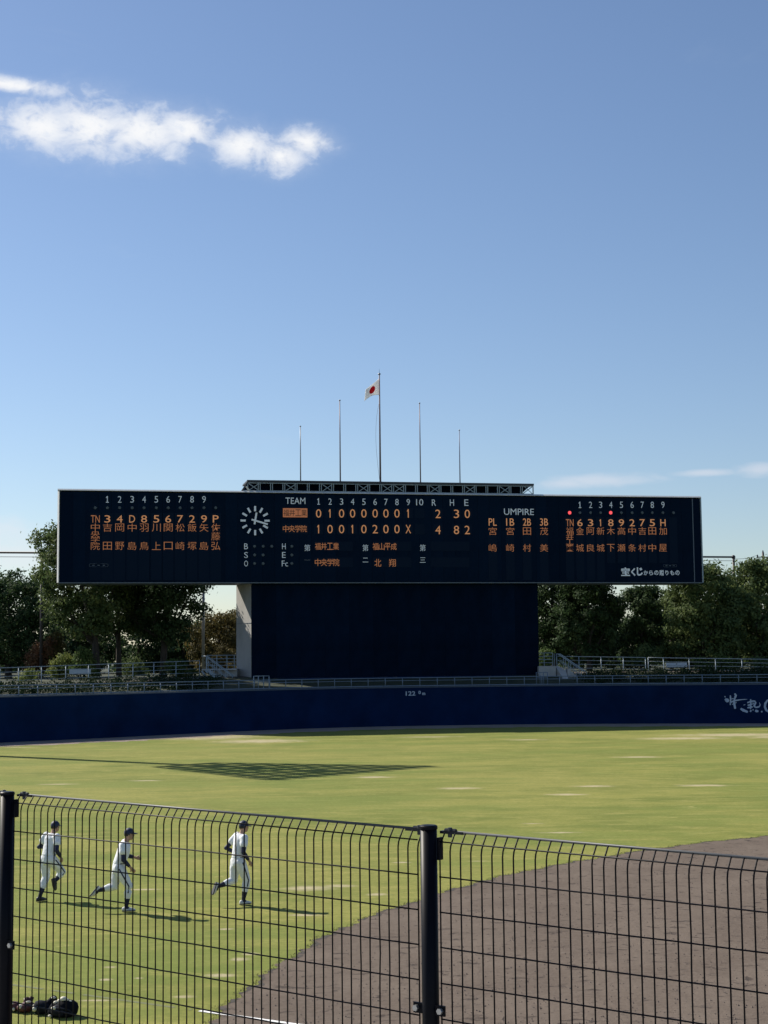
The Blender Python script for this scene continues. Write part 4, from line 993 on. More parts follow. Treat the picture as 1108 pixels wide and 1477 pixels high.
tree('broadleaf_tree', 'tree with open forked branches under the left half of the scoreboard', 'tree', 172, 130, 14.2, 4.0, 7.8, L_MID, 17000, seed=8, nl=22, forks=8)
tree('broadleaf_tree', 'dense tree nearest the tower on its left, its thick trunk behind the railing', 'tree', 235, 127, 14.7, 3.7, 6.9, L_DARK, 24000, seed=21, nl=27, trunk_r=0.28, forks=8)
tree('olive_tree', 'low olive brown tree close to the left face of the concrete tower', 'tree', 318, 141, 9.0, 3.3, 4.2, L_OLIVE, 13000, seed=5, nl=19, size=0.24)
tree('olive_tree', 'brown green tree behind the low olive one beside the tower', 'tree', 372, 148, 9.6, 4.2, 4.4, L_OLIVE, 10000, seed=6, nl=19, size=0.26)
tree('broadleaf_tree', 'open crowned tree just right of the dark screen with sky between its leaves', 'tree', 800, 137, 13.6, 3.4, 5.2, L_DARK, 19000, seed=31, nl=24, trunk_r=0.27, forks=8)
tree('broadleaf_tree', 'broad dark tree under the donor lettering, between screen and sky gap', 'tree', 850, 133, 13.4, 3.2, 4.8, L_DARK, 22000, seed=44, nl=25, trunk_r=0.27)
tree('broadleaf_tree', 'lower dark tree with a pointed top below the small patch of sky', 'tree', 928, 136, 10.9, 2.7, 4.4, L_DARK, 18000, seed=41, nl=14)
tree('broadleaf_tree', 'low rounded tree in the dip left of the tall right hand trees', 'tree', 968, 140, 10.6, 2.4, 4.4, L_MID, 12000, seed=47, nl=12)
tree('broadleaf_tree', 'tall sunlit tree right of the scoreboard, below the net frame post', 'tree', 1018, 131, 12.3, 3.5, 4.9, L_MID, 26000, seed=51, nl=30, trunk_r=0.32, forks=7)
tree('broadleaf_tree', 'tall tree cut by the right edge of the picture', 'tree', 1098, 133, 13.0, 3.4, 4.9, L_MID, 24000, seed=61, nl=27, trunk_r=0.3)
tree('broadleaf_tree', 'dark tree hidden behind the two tall trees at the right edge', 'tree', 1062, 149, 10.9, 3.4, 4.2, L_DARK, 13000, seed=66, nl=14)
for i, (px, Y, zt_2, hw, lab) in enumerate(((-40, 146, 11.5, 4.5, 'dark tree far behind the left edge tree'), (95, 150, 8.7, 4.0, 'low dark tree filling the gap behind the pole'), (200, 152, 9.6, 4.5, 'low dark tree behind the two forked trunks'),
        (268, 150, 8.6, 3.2, 'low dark tree behind the railing end'), (830, 152, 10.0, 4.4, 'low dark tree far behind the screen edge'), (905, 153, 8.8, 4.2, 'low dark tree behind the dip of sky'), (1000, 154, 9.6, 4.4, 'low dark tree behind the tall sunlit one'), (1150, 148, 12.5, 4.5, 'dark tree just outside the right edge'))):
    tree('broadleaf_tree', lab, 'tree', px, Y, zt_2, hw, 4.2, L_DARK, 9000, seed=70 + i, nl=18, size=0.32)
def bush(label, px, py0, py1, hwpx, Y, m, n, seed, name='bush', size=0.17):
    a = at(px, py1, Y); b = at(px, py0, Y); k = Y / F; r = random.Random(seed); z0 = a.z - 0.4
    t = thing(name, label, 'bush', (a.x, a.y, z0), 0, 'bushes along the bank railing'); H = b.z - z0; hw = hwpx * k; lobes = []
    for q in range(9):
        lr = hw * r.uniform(0.25, 0.42); zz = H * (0.3 + 0.6 * q / 9); xx = r.uniform(-1, 1) * (hw - lr) * (1.15 - 0.5 * q / 9)
        lobes.append((xx, r.uniform(-0.6, 0.6), min(zz, H - lr * 0.6), lr, lr, lr * 0.75))
    link('foliage', crown_mesh('foliage', lobes, n, size, m, seed, 0.6), t)
    g = MB()
    for q in range(5): l = lobes[q]; g.tube([(0, 0, -0.2), (l[0] * 0.4, l[1] * 0.4, l[2] * 0.5), l[:3]], [0.05, 0.035, 0.012], 5)
    g.build('stem', M_BARK, t)
bush('rust red autumn bush behind the brown pole at the left', 62, 918, 975, 30, 129, L_RED, 4200, 101)
bush('tall rust and yellow leaved shrub just right of the brown pole', 82, 905, 960, 16, 130.5, L_OLIVE, 2600, 102)
bush('bright yellow green bush right of the brown pole', 88, 940, 978, 20, 124, L_YELLOW, 3000, 103)
bush('pale green bush behind the pale blank board', 120, 930, 982, 24, 123.5, L_FRESH, 3400, 104)
bush('low yellowish bush at the foot of the brown pole', 42, 965, 990, 17, 119, L_YELLOW, 1500, 105)
bush('green bush behind the railing between the forked trunks', 190, 945, 984, 26, 134, L_MID, 3200, 106)
bush('fresh green bush left of the stairs landing', 258, 948, 980, 24, 125, L_FRESH, 3000, 107)
bush('olive shrub right beside the landing railing', 322, 930, 965, 22, 128, L_OLIVE, 2800, 108)
bush('small green bush beside the right foot of the screen', 788, 936, 962, 14, 127.5, L_FRESH, 2200, 109)
bush('green bush low under the pointed dark tree', 938, 932, 955, 26, 129, L_MID, 2400, 110)
bush('pale bush behind the railing right of the white plate', 1045, 948, 975, 30, 127, L_FRESH, 2600, 111)
bush('light green bush behind the railing left of the sunlit trunk', 1012, 945, 975, 12, 127.5, L_FRESH, 1500, 112)
bush('bush under the trees at the right edge', 1095, 945, 975, 22, 128, L_MID, 2200, 113)
# low creeping cover on the bank face
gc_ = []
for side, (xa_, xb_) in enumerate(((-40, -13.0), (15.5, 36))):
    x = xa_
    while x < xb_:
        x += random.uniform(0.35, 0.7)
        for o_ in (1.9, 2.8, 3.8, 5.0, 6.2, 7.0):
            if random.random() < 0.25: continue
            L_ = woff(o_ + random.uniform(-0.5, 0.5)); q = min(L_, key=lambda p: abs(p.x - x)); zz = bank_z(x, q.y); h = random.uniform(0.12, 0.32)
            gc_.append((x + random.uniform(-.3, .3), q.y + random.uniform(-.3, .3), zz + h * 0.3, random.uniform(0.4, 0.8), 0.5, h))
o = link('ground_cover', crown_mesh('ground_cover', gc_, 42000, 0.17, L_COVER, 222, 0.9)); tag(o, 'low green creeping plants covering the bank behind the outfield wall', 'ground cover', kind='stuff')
# dense dark wood far behind that closes the view between the trunks
hedge = [(x, y_, z_, 3.2, 1.6, 2.0) for x, y_, z_ in [(-62 + i * 3.6 + random.uniform(-1, 1), 158 + i * 0.55 + random.uniform(-2, 2), random.uniform(3.8, 5.9)) for i in range(36)]]
o = link('far_wood', crown_mesh('far_wood', hedge, 42000, 0.42, L_DARK, 200, 0.7)); tag(o, 'dark far wood closing the view between the tree trunks', 'wood', kind='stuff')

# ------------------------------------------------------------------ welded mesh fence in front of the camera
def fpt(px):          # depth along the straight fence line at photograph column px
    Dv = 2216 * 0.115 / (40.2 + 0.016 * (px - 25)); return Vector(((px - 554 - 5.7) / F * Dv, (Dv + 0.085) / 0.9956))
PM = fpt(619.6); PL_ = fpt(9.5); T2 = (PM - PL_).normalized(); SP = (PM - PL_).length
N2 = Vector((-T2.y, T2.x))
if N2.y < 0: N2 = -N2
fang = math.atan2(T2.y, T2.x)
ZLR = 4.526; SL = -0.0135
PZ = 3.30
fence = thing('mesh_fence', 'black welded wire fence with round posts along the front of the stand', 'fence', (PM.x, PM.y, PZ), fang)
# local frame: x along the fence, y away from the camera, z up
zr = lambda s: ZLR + SL * s - PZ
post_tops = {0: 4.578, -1: 4.598, 1: 4.555, -2: 4.62}
for k in (-2, -1, 0, 1):
    s = k * SP; ht = post_tops[k] - PZ; R = 0.0285
    po = MB().tube([(s, 0, 0), (s, 0, ht - 0.012), ], R, 28).build('post', M_FENCE, fence, True)
    MB().tube([(s, 0, ht - 0.013), (s, 0, ht - 0.004), (s, 0, ht)], [R + 0.0022, R + 0.0022, R - 0.003], 28).build('post_cap', M_FENCE, po, False)
    for sd_ in (-1, 1):
        x0 = s + sd_ * R; zz = zr(s + sd_ * 0.05)
        # upper clamp plate against the post, tongue to the top rod, bolt
        MB().box((min(x0, x0 + sd_ * 0.008), 0.006, zz - 0.062), (max(x0, x0 + sd_ * 0.008), 0.032, zz + 0.012)).build('clamp_plate', M_FENCE, po)
        c = MB(); c.bar((x0 - sd_ * 0.002, 0.037, zz + 0.028), (x0 + sd_ * 0.088, 0.037, zz + 0.028), 0.018, 0.009)
        c.tube([(x0 + sd_ * 0.014, 0.037, zz + 0.034), (x0 + sd_ * 0.058, 0.037, zz + 0.034)], 0.007, 8); c.build('clamp', M_CLAMP, po)
        MB().tube([(x0 + sd_ * 0.034, 0.036, zz + 0.012), (x0 + sd_ * 0.034, 0.036, zz + 0.044)], 0.0075, 6).build('bolt', M_DARKSTEEL, po)
        zl = 3.977 - PZ
        MB().box((min(x0 - sd_ * 0.004, x0 + sd_ * 0.034), -0.012, zl - 0.017), (max(x0 - sd_ * 0.004, x0 + sd_ * 0.034), -0.004, zl + 0.017)).build('clamp_plate', M_FENCE, po)
        MB().tube([(x0 + sd_ * 0.020, -0.012, zl), (x0 + sd_ * 0.020, -0.024, zl)], 0.0105, 6).build('bolt', M_BOLT, po)
WR = 0.0026
wirepath = [(0, 0, -1.16), (0, 0, -0.030), (0, 0.004, -0.012), (0, 0.014, 0.004), (0, 0.030, 0.026), (0, 0.038, 0.031)]
wm = MB().tube(wirepath, WR, 6).mesh('vertical_wire', M_FENCE, True)
bent = {}
for pi, (s0, s1) in enumerate(((-2 * SP + 0.045, -SP - 0.045), (-SP + 0.045, -0.045), (0.045, SP - 0.045))):
    top = MB(); top.tube([(s0, 0.037, zr(s0) + 0.031), ((s0 + s1) / 2, 0.037, zr((s0 + s1) / 2) + 0.0305), (s1, 0.037, zr(s1) + 0.031)], 0.0046, 10)
    panel = top.build('mesh_panel', M_FENCEROD, fence, True)
    MB().tube([(s0, -0.001, zr(s0)), ((s0 + s1) / 2, -0.001, zr((s0 + s1) / 2) - 0.0005), (s1, -0.001, zr(s1))], WR, 6).build('horizontal_wire', M_FENCE, panel, True)
    if pi == 0: continue
    nw = int(round((s1 - s0) / 0.0405))
    for k in range(nw + 1):
        s = s0 + (s1 - s0) * k / nw; me_ = wm
        if random.random() < 0.22:      # some wires are slightly bowed
            am = random.choice((-1, 1)) * random.uniform(0.001, 0.003); zc = random.uniform(-0.9, -0.2)
            pts = [(am * math.exp(-((z - zc) / 0.06) ** 2), 0, z) for z in np.linspace(-1.16, -0.030, 26)] + wirepath[2:]
            me_ = MB().tube(pts, WR, 6).mesh('vertical_wire', M_FENCE, True)
        o = link('vertical_wire', me_, panel, (s, 0, zr(s))); o.rotation_euler = (0, random.uniform(-0.0012, 0.0012), 0)
    for k in range(1, 11):
        dz = -0.115 * k; zf = zr(s0) + dz
        pts = [(s0 + (s1 - s0) * t / 12, -0.0045, zr(s0 + (s1 - s0) * t / 12) + dz + random.uniform(-0.0008, 0.0008)) for t in range(13)]
        MB().tube(pts, WR, 6).build('horizontal_wire', M_FENCE, panel, True)
# parapet the fence stands on, below the picture
c_ = Vector((PM.x, PM.y)); pb = MB()
q = [c_ + T2 * s + N2 * n_ for s, n_ in ((-9, -0.12), (9, -0.12), (9, 0.14), (-9, 0.14))]
pb.add([(p.x, p.y, -0.02) for p in q] + [(p.x, p.y, PZ) for p in q], [(3, 2, 1, 0), (4, 5, 6, 7), (0, 1, 5, 4), (1, 2, 6, 5), (2, 3, 7, 6), (3, 0, 4, 7)])
tag(pb.build('stand_parapet', M_CONC), 'concrete parapet carrying the black wire fence, below the picture', 'wall')
pb = MB(); q = [c_ + T2 * s + N2 * n_ for s, n_ in ((-9, -9), (9, -9), (9, -0.125), (-9, -0.125))]
pb.add([(p.x, p.y, -0.02) for p in q] + [(p.x, p.y, PZ + 0.2) for p in q], [(3, 2, 1, 0), (4, 5, 6, 7), (0, 1, 5, 4), (1, 2, 6, 5), (2, 3, 7, 6), (3, 0, 4, 7)])
tag(pb.build('stand_floor', M_CONC), kind='structure')

# ------------------------------------------------------------------ players
M_SKIN = mat('skin', (0.42, 0.25, 0.17), 0.55, var=0.08, scale=8)
M_JERSEY = mat('jersey_white', (0.78, 0.80, 0.84), 0.85, var=0.07, scale=9, bump=1.0, bscale=9)
M_PANTS = mat('pants_white', (0.76, 0.78, 0.82), 0.85, var=0.09, scale=9, bump=1.0, bscale=9)
M_UNDER = mat('undershirt_navy', (0.008, 0.013, 0.05), 0.7, bump=0.3, bscale=20)
M_SOCK = mat('sock_navy', (0.007, 0.011, 0.035), 0.8)
M_CAP = mat('cap_navy', (0.010, 0.018, 0.055), 0.6)
M_HAIR = mat('hair_black', (0.012, 0.010, 0.009), 0.5)
M_SHOEB = mat('shoe_black', (0.012, 0.012, 0.015), 0.4)
M_SHOEW = mat('shoe_white', (0.55, 0.55, 0.54), 0.5)
M_SOLE = mat('sole_dark', (0.035, 0.035, 0.045), 0.6)
M_EYE = mat('eye_dark', (0.02, 0.015, 0.012), 0.2)
def fuse(g, name, m, voxel, parent, iters=4):
    me = g.mesh(name, m); ob = bpy.data.objects.new('t', me); COL.objects.link(ob)
    a = ob.modifiers.new('r', 'REMESH'); a.mode = 'VOXEL'; a.voxel_size = voxel; a.use_smooth_shade = True
    b = ob.modifiers.new('s', 'SMOOTH'); b.iterations = iters; b.factor = 0.5
    bpy.context.view_layer.update()
    nm = bpy.data.meshes.new_from_object(ob.evaluated_get(bpy.context.evaluated_depsgraph_get()))
    bpy.data.objects.remove(ob); nm.name = name
    if not nm.materials: nm.materials.append(m)
    nm.polygons.foreach_set('use_smooth', [True] * len(nm.polygons))
    return link(name, nm, parent)
def loft(g, rings, n=16):
    """rings: (centre, half width sideways, half depth); cross-section across the path"""
    P = [Vector(r[0]) for r in rings]; o = len(g.v)
    for i, (c, rx, ry) in enumerate(rings):
        d = (P[min(i + 1, len(P) - 1)] - P[max(i - 1, 0)]).normalized(); side = Vector((0, 1, 0)); side = (side - d * side.dot(d)).normalized(); fr = side.cross(d)
        g.v += [tuple(P[i] + side * rx * math.cos(2 * PI * k / n) + fr * ry * math.sin(2 * PI * k / n)) for k in range(n)]
    for i in range(len(P) - 1):
        for k in range(n): g.f.append((o + i * n + k, o + i * n + (k + 1) % n, o + (i + 1) * n + (k + 1) % n, o + (i + 1) * n + k))
    g.f.append(tuple(o + k for k in range(n))[::-1]); g.f.append(tuple(o + (len(P) - 1) * n + k for k in range(n)))
def limb(g, pts, rs, n=10):
    g.tube(pts, rs, n)
    for p, r in zip(pts[1:-1], rs[1:-1]): g.ball(p, r * 0.99, 10, 7)
    g.ball(pts[0], rs[0] * 0.98, 10, 7); g.ball(pts[-1], rs[-1] * 0.98, 10, 7)
def hand(g, wrist, elbow, side):
    w, e = Vector(wrist), Vector(elbow); d = (w - e).normalized(); pal = w + d * 0.045
    inw = Vector((0, -side, 0)); inw = (inw - d * inw.dot(d)).normalized(); ac = d.cross(inw).normalized()
    mt_ = Matrix((ac, inw, d)).transposed()
    g.ball(pal, (0.040, 0.018, 0.052), 10, 7, mt_)
    for k, (o_, L_) in enumerate(((-0.030, 0.062), (-0.010, 0.074), (0.011, 0.070), (0.030, 0.054))):
        a = pal + ac * o_ + d * 0.035; b = a + d * L_ * 0.5 + inw * 0.008; c = b + d * L_ * 0.30 + inw * 0.026
        g.tube([a, b, c], [0.0100, 0.0092, 0.0078], 7)
    a = pal - ac * 0.034 * 1.0 - d * 0.02; b = a - ac * 0.022 + d * 0.03 + inw * 0.010; c = b + d * 0.028 + inw * 0.010
    g.tube([a, b, c], [0.0120, 0.0105, 0.0085], 7)
def person(label, px, py, phi, J, stance, shoe_m, scale=1.0, head_turn=0.0):
    gp = ground_at(px, py); an = Vector(J['ank'][stance]); c, s = math.cos(phi), math.sin(phi)
    off = Vector((an.x * c - an.y * s, an.x * s + an.y * c, 0)) * scale
    t = thing('person', label, 'person', gp - off, phi, 'baseball players running on the outfield grass'); t.scale = (scale,) * 3
    V = Vector; pel, che, nec, hea = map(V, (J['pel'], J['che'], J['nec'], J['hea']))
    sh = {k: V(v) for k, v in J['sho'].items()}; el_ = {k: V(v) for k, v in J['elb'].items()}; wr = {k: V(v) for k, v in J['wri'].items()}
    hp = {k: pel + V((0, 0.095 * (1 if k == 'l' else -1), -0.03)) for k in 'lr'}; kn = {k: V(v) for k, v in J['kne'].items()}; ank = {k: V(v) for k, v in J['ank'].items()}; toe = {k: V(v) for k, v in J['toe'].items()}
    waist = pel.lerp(che, 0.42)
    # body: one fused surface from head to feet
    g = MB()
    loft(g, [(pel - V((0, 0, 0.10)), 0.13, 0.10), (pel, 0.165, 0.115), (waist, 0.135, 0.095), (che, 0.160, 0.095), (che.lerp(nec, 0.65), 0.13, 0.07), (nec, 0.06, 0.06)])
    limb(g, [che.lerp(nec, 0.7), nec, nec.lerp(hea, 0.6)], [0.07, 0.056, 0.054])
    for k, sd_ in (('l', 1), ('r', -1)):
        limb(g, [sh[k], sh[k].lerp(el_[k], 0.5), el_[k], el_[k].lerp(wr[k], 0.35), wr[k]], [0.058, 0.048, 0.038, 0.040, 0.026])
        limb(g, [hp[k], hp[k].lerp(kn[k], 0.4), kn[k], kn[k].lerp(ank[k], 0.35), ank[k]], [0.088, 0.082, 0.054, 0.056, 0.036])
        fe = ank[k] + (toe[k] - ank[k]).normalized() * 0.13; limb(g, [ank[k], ank[k].lerp(fe, 0.6), fe], [0.034, 0.026, 0.020])
        hand(g, wr[k], el_[k], sd_)
    hm = Matrix.Rotation(head_turn, 3, 'Z')
    g.ball(hea, (0.092, 0.074, 0.112), 16, 12, hm)
    g.ball(hea + hm @ V((0.030, 0, -0.055)), (0.062, 0.052, 0.058), 12, 8, hm)           # jaw
    g.ball(hea + hm @ V((0.096, 0, -0.022)), (0.018, 0.013, 0.024), 8, 6, hm)            # nose
    g.ball(hea + hm @ V((0.084, 0, -0.064)), (0.012, 0.024, 0.008), 8, 6, hm)            # lips
    for sd_ in (1, -1): g.ball(hea + hm @ V((-0.004, 0.077 * sd_, -0.015)), (0.018, 0.010, 0.030), 8, 6, hm)
    body = fuse(g, 'body', M_SKIN, 0.0085, t, 3)
    g = MB()
    for sd_ in (1, -1): g.ball(hea + hm @ V((0.083, 0.030 * sd_, 0.004)), (0.006, 0.011, 0.006), 8, 6, hm)
    g.build('eyes', M_EYE, t, True)
    # hair and cap
    g = MB(); g.ball(hea + hm @ V((-0.016, 0, 0.008)), (0.092, 0.084, 0.108), 16, 10, hm); o = g.build('hair', M_HAIR, t, True)
    me = o.data; bm = bmesh.new(); bm.from_mesh(me)
    for v in list(bm.verts):
        q = hm.transposed() @ (v.co - hea)
        if q.z < -0.055 or (q.x > 0.035 and q.z < 0.03): bm.verts.remove(v)
    bm.to_mesh(me); bm.free()
    g = MB(); n = 18; vs = []
    for i in range(7):
        a = PI / 2 * i / 6
        for k in range(n):
            b = 2 * PI * k / n; vs.append(hea + hm @ V((-0.004 + 0.106 * math.cos(a) * math.cos(b), 0.093 * math.cos(a) * math.sin(b), 0.028 + 0.110 * math.sin(a) ** 0.9)))
    g.add(vs, [(i * n + k, i * n + (k + 1) % n, (i + 1) * n + (k + 1) % n, (i + 1) * n + k) for i in range(6) for k in range(n)])
    vs = []
    for i in range(9):
        b = -1.15 + 2.3 * i / 8; vs += [hea + hm @ V((-0.004 + 0.100 * math.cos(b), 0.088 * math.sin(b), 0.036)), hea + hm @ V((0.055 + 0.118 * math.cos(b * 0.9), 0.080 * math.sin(b), 0.018)), hea + hm @ V((0.055 + 0.118 * math.cos(b * 0.9), 0.080 * math.sin(b), 0.010)), hea + hm @ V((-0.004 + 0.100 * math.cos(b), 0.088 * math.sin(b), 0.024))]
    g.add(vs, [(4 * i + q, 4 * i + 4 + q, 4 * i + 4 + (q + 1) % 4, 4 * i + (q + 1) % 4) for i in range(8) for q in range(4)])
    g.ball(hea + hm @ V((-0.004, 0, 0.139)), 0.007, 8, 5)
    g.build('cap', M_CAP, t, True)
    # jersey
    g = MB()
    loft(g, [(pel + V((0, 0, 0.03)), 0.168, 0.130), (waist, 0.172, 0.130), (che - V((0, 0, .05)), 0.192, 0.136), (che.lerp(nec, 0.35), 0.195, 0.130), (che.lerp(nec, 0.72), 0.160, 0.112), (nec + (nec - che).normalized() * -0.005, 0.088, 0.082)])
    for k in 'lr': limb(g, [sh[k].lerp(che, 0.25), sh[k], sh[k].lerp(el_[k], 0.45)], [0.090, 0.086, 0.086])
    fuse(g, 'jersey', M_JERSEY, 0.013, t, 4)
    for k in 'lr':
        g = MB(); limb(g, [sh[k].lerp(el_[k], 0.1), sh[k].lerp(el_[k], 0.5), el_[k], el_[k].lerp(wr[k], 0.4), el_[k].lerp(wr[k], 0.72)], [0.062, 0.058, 0.049, 0.047, 0.037])
        fuse(g, 'undershirt_sleeve', M_UNDER, 0.012, t, 2)
    g = MB()
    loft(g, [(pel - V((0, 0, 0.13)), 0.13, 0.12), (pel - V((0, 0, 0.06)), 0.178, 0.136), (pel + V((0, 0, 0.02)), 0.172, 0.130), (pel + V((0, 0, 0.07)), 0.160, 0.118)])
    for k in 'lr': limb(g, [hp[k], hp[k].lerp(kn[k], 0.35), hp[k].lerp(kn[k], 0.75), kn[k], kn[k].lerp(ank[k], 0.30), kn[k].lerp(ank[k], 0.50)], [0.120, 0.116, 0.096, 0.087, 0.084, 0.068])
    fuse(g, 'trousers', M_PANTS, 0.013, t, 4)
    g = MB(); bc = pel.lerp(waist, 0.55); loft(g, [(bc - V((0, 0, 0.018)), 0.170, 0.131), (bc + V((0, 0, 0.018)), 0.166, 0.128)], 20); g.build('belt', M_UNDER, t, True)
    for k, sd_ in (('l', 1), ('r', -1)):
        g = MB(); ov = V((0, sd_, 0)); P = [hp[k].lerp(kn[k], q) for q in (0.0, 0.35, 0.75, 1.0)] + [kn[k].lerp(ank[k], 0.3)]; R_ = [0.112, 0.107, 0.088, 0.079, 0.076]
        g.tube([p + ov * r_ for p, r_ in zip(P, R_)], 0.015, 6); g.build('trouser_stripe', M_UNDER, t, True)
        g = MB(); limb(g, [kn[k].lerp(ank[k], 0.42), kn[k].lerp(ank[k], 0.6), kn[k].lerp(ank[k], 0.85), ank[k], ank[k].lerp(toe[k], 0.25)], [0.060, 0.057, 0.043, 0.042, 0.04]); g.build('sock', M_SOCK, t, True)
        # shoe: heel to toe, flat sole
        d = (toe[k] - ank[k]); fd = V((d.x, d.y, 0)).normalized() if k == stance else d.normalized()
        dn = V((0, 0, -1)) if k == stance else (ank[k] - kn[k]).normalized(); dn = (dn - fd * dn.dot(fd)).normalized(); sdv = fd.cross(dn).normalized(); bs = ank[k] + dn * (0.055 if k == stance else 0.045)
        g = MB(); vs = []; prf = [(-0.085, 0.022, 0.055), (-0.06, 0.036, 0.075), (0.0, 0.038, 0.085), (0.06, 0.043, 0.068), (0.12, 0.048, 0.050), (0.165, 0.040, 0.036), (0.19, 0.018, 0.022)]
        for x, w, h in prf: vs += [bs + fd * x + sdv * w * 0.96, bs + fd * x + sdv * w - dn * h * 0.45, bs + fd * x + sdv * w * 0.45 - dn * h, bs + fd * x - sdv * w * 0.45 - dn * h, bs + fd * x - sdv * w - dn * h * 0.45, bs + fd * x - sdv * w * 0.96]
        fs = [(6 * i + q, 6 * i + (q + 1) % 6, 6 * i + 6 + (q + 1) % 6, 6 * i + 6 + q) for i in range(6) for q in range(6)] + [(0, 5, 4, 3, 2, 1), tuple(range(36, 42))]
        g.add(vs, fs); so_ = g.build('shoe', shoe_m, t, True)
        g = MB(); vs = []
        for x, w, h in prf: vs += [bs + fd * x + sdv * w * 1.03 + dn * 0.016, bs + fd * x + sdv * w * 1.03 - dn * 0.004, bs + fd * x - sdv * w * 1.03 - dn * 0.004, bs + fd * x - sdv * w * 1.03 + dn * 0.016]
        g.add(vs, [(4 * i + q, 4 * i + (q + 1) % 4, 4 * i + 4 + (q + 1) % 4, 4 * i + 4 + q) for i in range(6) for q in range(4)] + [(3, 2, 1, 0), (24, 25, 26, 27)])
        g.build('sole', M_SOLE, so_)
    return t
person('player at the far left, seen from behind, in dark shoes, stepping on the left foot', 57, 1301, math.radians(58),
    dict(pel=(0, 0, 0.93), che=(0.09, 0.01, 1.27), nec=(0.14, 0.01, 1.44), hea=(0.20, 0.0, 1.575),
         sho={'l': (0.11, 0.18, 1.39), 'r': (0.07, -0.18, 1.38)}, elb={'l': (0.00, 0.29, 1.15), 'r': (-0.02, -0.26, 1.11)}, wri={'l': (0.20, 0.22, 1.13), 'r': (0.14, -0.23, 0.93)},
         kne={'l': (0.03, 0.10, 0.51), 'r': (0.30, -0.12, 0.60)}, ank={'l': (-0.16, 0.10, 0.09), 'r': (0.10, -0.10, 0.42)}, toe={'l': (-0.02, 0.10, 0.035), 'r': (0.16, -0.10, 0.25)}), 'l', M_SHOEB, 0.985, math.radians(-10))
person('middle player of the three, in mid stride with the rear foot kicked up', 182, 1316, math.radians(12),
    dict(pel=(0, 0, 0.92), che=(0.09, 0, 1.25), nec=(0.15, 0, 1.42), hea=(0.21, 0.0, 1.555),
         sho={'l': (0.13, 0.18, 1.37), 'r': (0.09, -0.18, 1.36)}, elb={'l': (0.16, 0.28, 1.10), 'r': (0.08, -0.25, 1.08)}, wri={'l': (0.36, 0.17, 1.06), 'r': (0.24, -0.20, 0.90)},
         kne={'l': (-0.08, 0.11, 0.50), 'r': (0.20, -0.11, 0.53)}, ank={'l': (-0.42, 0.12, 0.43), 'r': (0.15, -0.10, 0.09)}, toe={'l': (-0.54, 0.12, 0.29), 'r': (0.30, -0.10, 0.035)}), 'r', M_SHOEW, 1.0, math.radians(-8))
person('right hand player of the three, running upright with the rear sole showing', 351, 1306, math.radians(34),
    dict(pel=(0, 0, 0.93), che=(0.05, 0, 1.29), nec=(0.09, 0, 1.47), hea=(0.14, 0.0, 1.605),
         sho={'l': (0.08, 0.18, 1.41), 'r': (0.05, -0.19, 1.40)}, elb={'l': (-0.12, 0.30, 1.16), 'r': (-0.01, -0.25, 1.12)}, wri={'l': (0.08, 0.28, 1.05), 'r': (0.17, -0.20, 0.90)},
         kne={'l': (-0.04, 0.12, 0.50), 'r': (0.15, -0.10, 0.52)}, ank={'l': (-0.42, 0.14, 0.40), 'r': (0.07, -0.10, 0.09)}, toe={'l': (-0.50, 0.14, 0.20), 'r': (0.22, -0.10, 0.035)}), 'r', M_SHOEW, 1.0, math.radians(-6))

# ------------------------------------------------------------------ kit left on the grass
M_BAG = mat('bag_black', (0.006, 0.007, 0.011), 0.8, spec=0.1, var=0.3, scale=6, bump=0.6, bscale=9)
M_BAG2 = mat('bag_charcoal', (0.016, 0.018, 0.026), 0.8, spec=0.1, var=0.5, scale=9, bump=0.6, bscale=12)
M_MITT = mat('mitt_maroon', (0.085, 0.022, 0.022), 0.5, var=0.4, scale=14, bump=0.5, bscale=20)
M_CREAM = mat('cream_leather', (0.62, 0.58, 0.46), 0.6, var=0.1, scale=20)
def lump(g, c, r, seed, n=14, amp=0.18, mtx=None):
    rr = random.Random(seed); o = len(g.v); g.ball((0, 0, 0), r, n, 9, mtx); ph = [rr.uniform(0, 6) for _ in range(6)]
    for i in range(o, len(g.v)):
        v = Vector(g.v[i]); k = 1 + amp * (math.sin(v.x * 22 + ph[0]) * math.sin(v.y * 19 + ph[1]) + 0.6 * math.sin(v.z * 31 + ph[2] + v.x * 17))
        g.v[i] = tuple(Vector((v.x * k, v.y * k, max(v.z * k, -c[2] + 0.004))) + Vector(c))
bp_ = ground_at(93, 1466); bpk = thing('backpack', 'round black equipment backpack lying on the grass, rightmost of the pile', 'bag', bp_, math.radians(-10), 'kit left on the grass')
g = MB(); lump(g, (0, 0, 0.11), (0.21, 0.15, 0.135), 3, 24, 0.07); lump(g, (-0.12, 0.0, 0.09), (0.13, 0.13, 0.12), 5, 18, 0.12); g.build('bag_body', M_BAG, bpk, True)
g = MB(); lump(g, (-0.05, -0.10, 0.10), (0.12, 0.08, 0.09), 4, 14, 0.06); g.build('front_pocket', M_BAG2, bpk, True)
g = MB(); g.tube([(-0.20, -0.08, 0.05), (-0.12, -0.16, 0.14), (0.0, -0.165, 0.15), (0.12, -0.13, 0.12), (0.17, -0.09, 0.06)], [0.012] * 5, 6); g.build('strap', M_BAG2, bpk, True)
p2 = ground_at(63, 1462); s2 = thing('glove_bag', 'charcoal soft bag slumped against the left of the black backpack', 'bag', p2, 0.2, 'kit left on the grass')
g = MB(); lump(g, (0, 0, 0.09), (0.17, 0.12, 0.10), 9, 16, 0.14); g.build('bag_body', M_BAG2, s2, True)
g = MB(); lump(g, (0.10, 0.02, 0.13), (0.09, 0.08, 0.115), 31, 14, 0.2, Matrix.Rotation(0.5, 3, 'Y')); g.build('flap', M_BAG, s2, True)
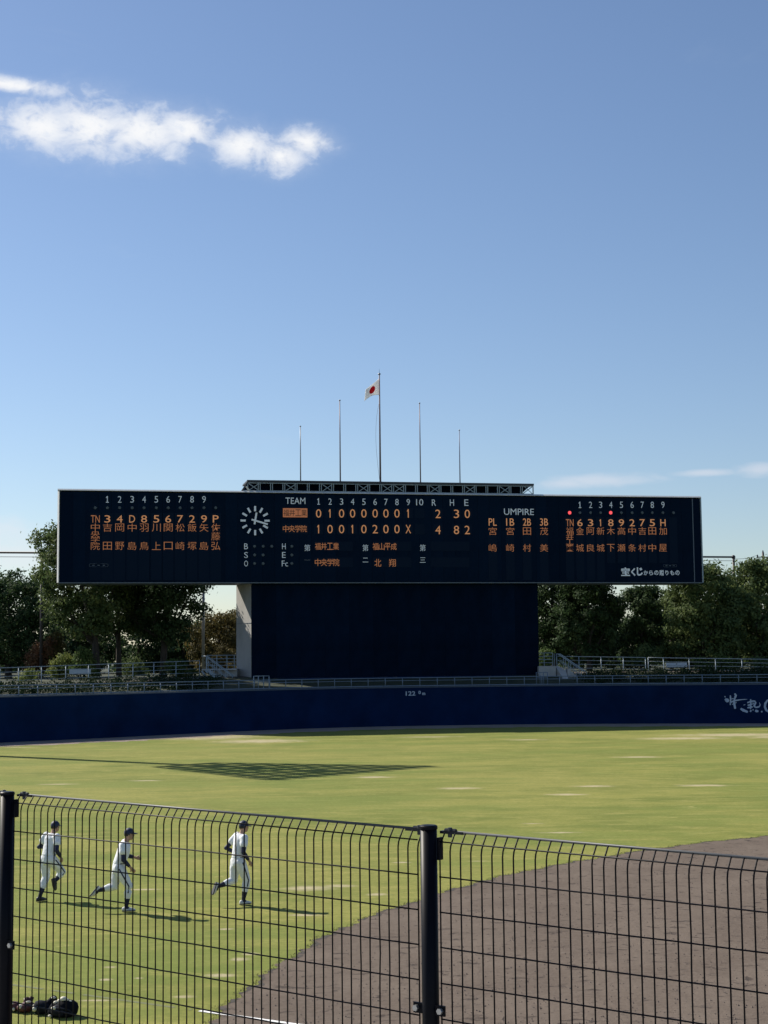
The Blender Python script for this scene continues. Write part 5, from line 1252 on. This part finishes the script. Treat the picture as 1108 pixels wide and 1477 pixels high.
g = MB(); g.ball((0.14, -0.03, 0.225), (0.035, 0.025, 0.02), 8, 6); g.ball((-0.13, -0.09, 0.09), (0.035, 0.03, 0.035), 8, 6); g.build('lining', M_CREAM, s2, True)
p3 = ground_at(37, 1460); s3 = thing('mitt', 'maroon leather baseball mitt with cream lacing left of the charcoal bag', 'mitt', p3, 0.5, 'kit left on the grass')
g = MB(); lump(g, (0, 0, 0.075), (0.13, 0.10, 0.08), 12, 14, 0.10)
for k in range(5):
    a = -0.7 + k * 0.33; g.tube([(0.02, 0, 0.08), (0.07 * math.sin(a) + 0.05, 0.06 * math.cos(a), 0.14), (0.10 * math.sin(a) + 0.07, 0.08 * math.cos(a), 0.19 + 0.01 * (k % 2))], [0.03, 0.028, 0.018], 7)
g.build('leather', M_MITT, s3, True)
g = MB(); g.ball((-0.10, -0.06, 0.10), (0.030, 0.02, 0.03), 8, 6); g.ball((0.02, -0.06, 0.155), (0.045, 0.02, 0.018), 8, 6); g.ball((0.115, -0.09, 0.09), (0.045, 0.02, 0.030), 8, 6); g.build('lacing', M_CREAM, s3, True)
p4 = ground_at(20, 1459); s4 = thing('mitt', 'dark brown baseball mitt at the far left of the pile, beside the fence post', 'mitt', p4, 2.4, 'kit left on the grass')
g = MB(); lump(g, (0, 0, 0.07), (0.11, 0.09, 0.075), 22, 14, 0.12); g.build('leather', M_MITT, s4, True)
g = MB(); g.ball((-0.03, 0.06, 0.13), (0.035, 0.02, 0.02), 8, 6); g.ball((-0.07, 0.05, 0.05), (0.025, 0.02, 0.025), 8, 6); g.build('lacing', M_CREAM, s4, True)
# pale gloves poking from the top of the backpack
g = MB()
for x, y, z, r in ((-0.115, -0.05, 0.205, 0.026), (-0.06, -0.04, 0.225, 0.030), (-0.005, -0.03, 0.250, 0.042), (0.045, -0.03, 0.240, 0.026), (0.09, -0.02, 0.215, 0.024), (-0.10, -0.17, 0.15, 0.028), (-0.17, -0.13, 0.03, 0.022)):
    g.ball((x, y, z), (r * 1.35, r * 1.1, r * 0.95), 9, 6)
o = g.build('pale_trim_patches', M_CREAM, bpk, True)
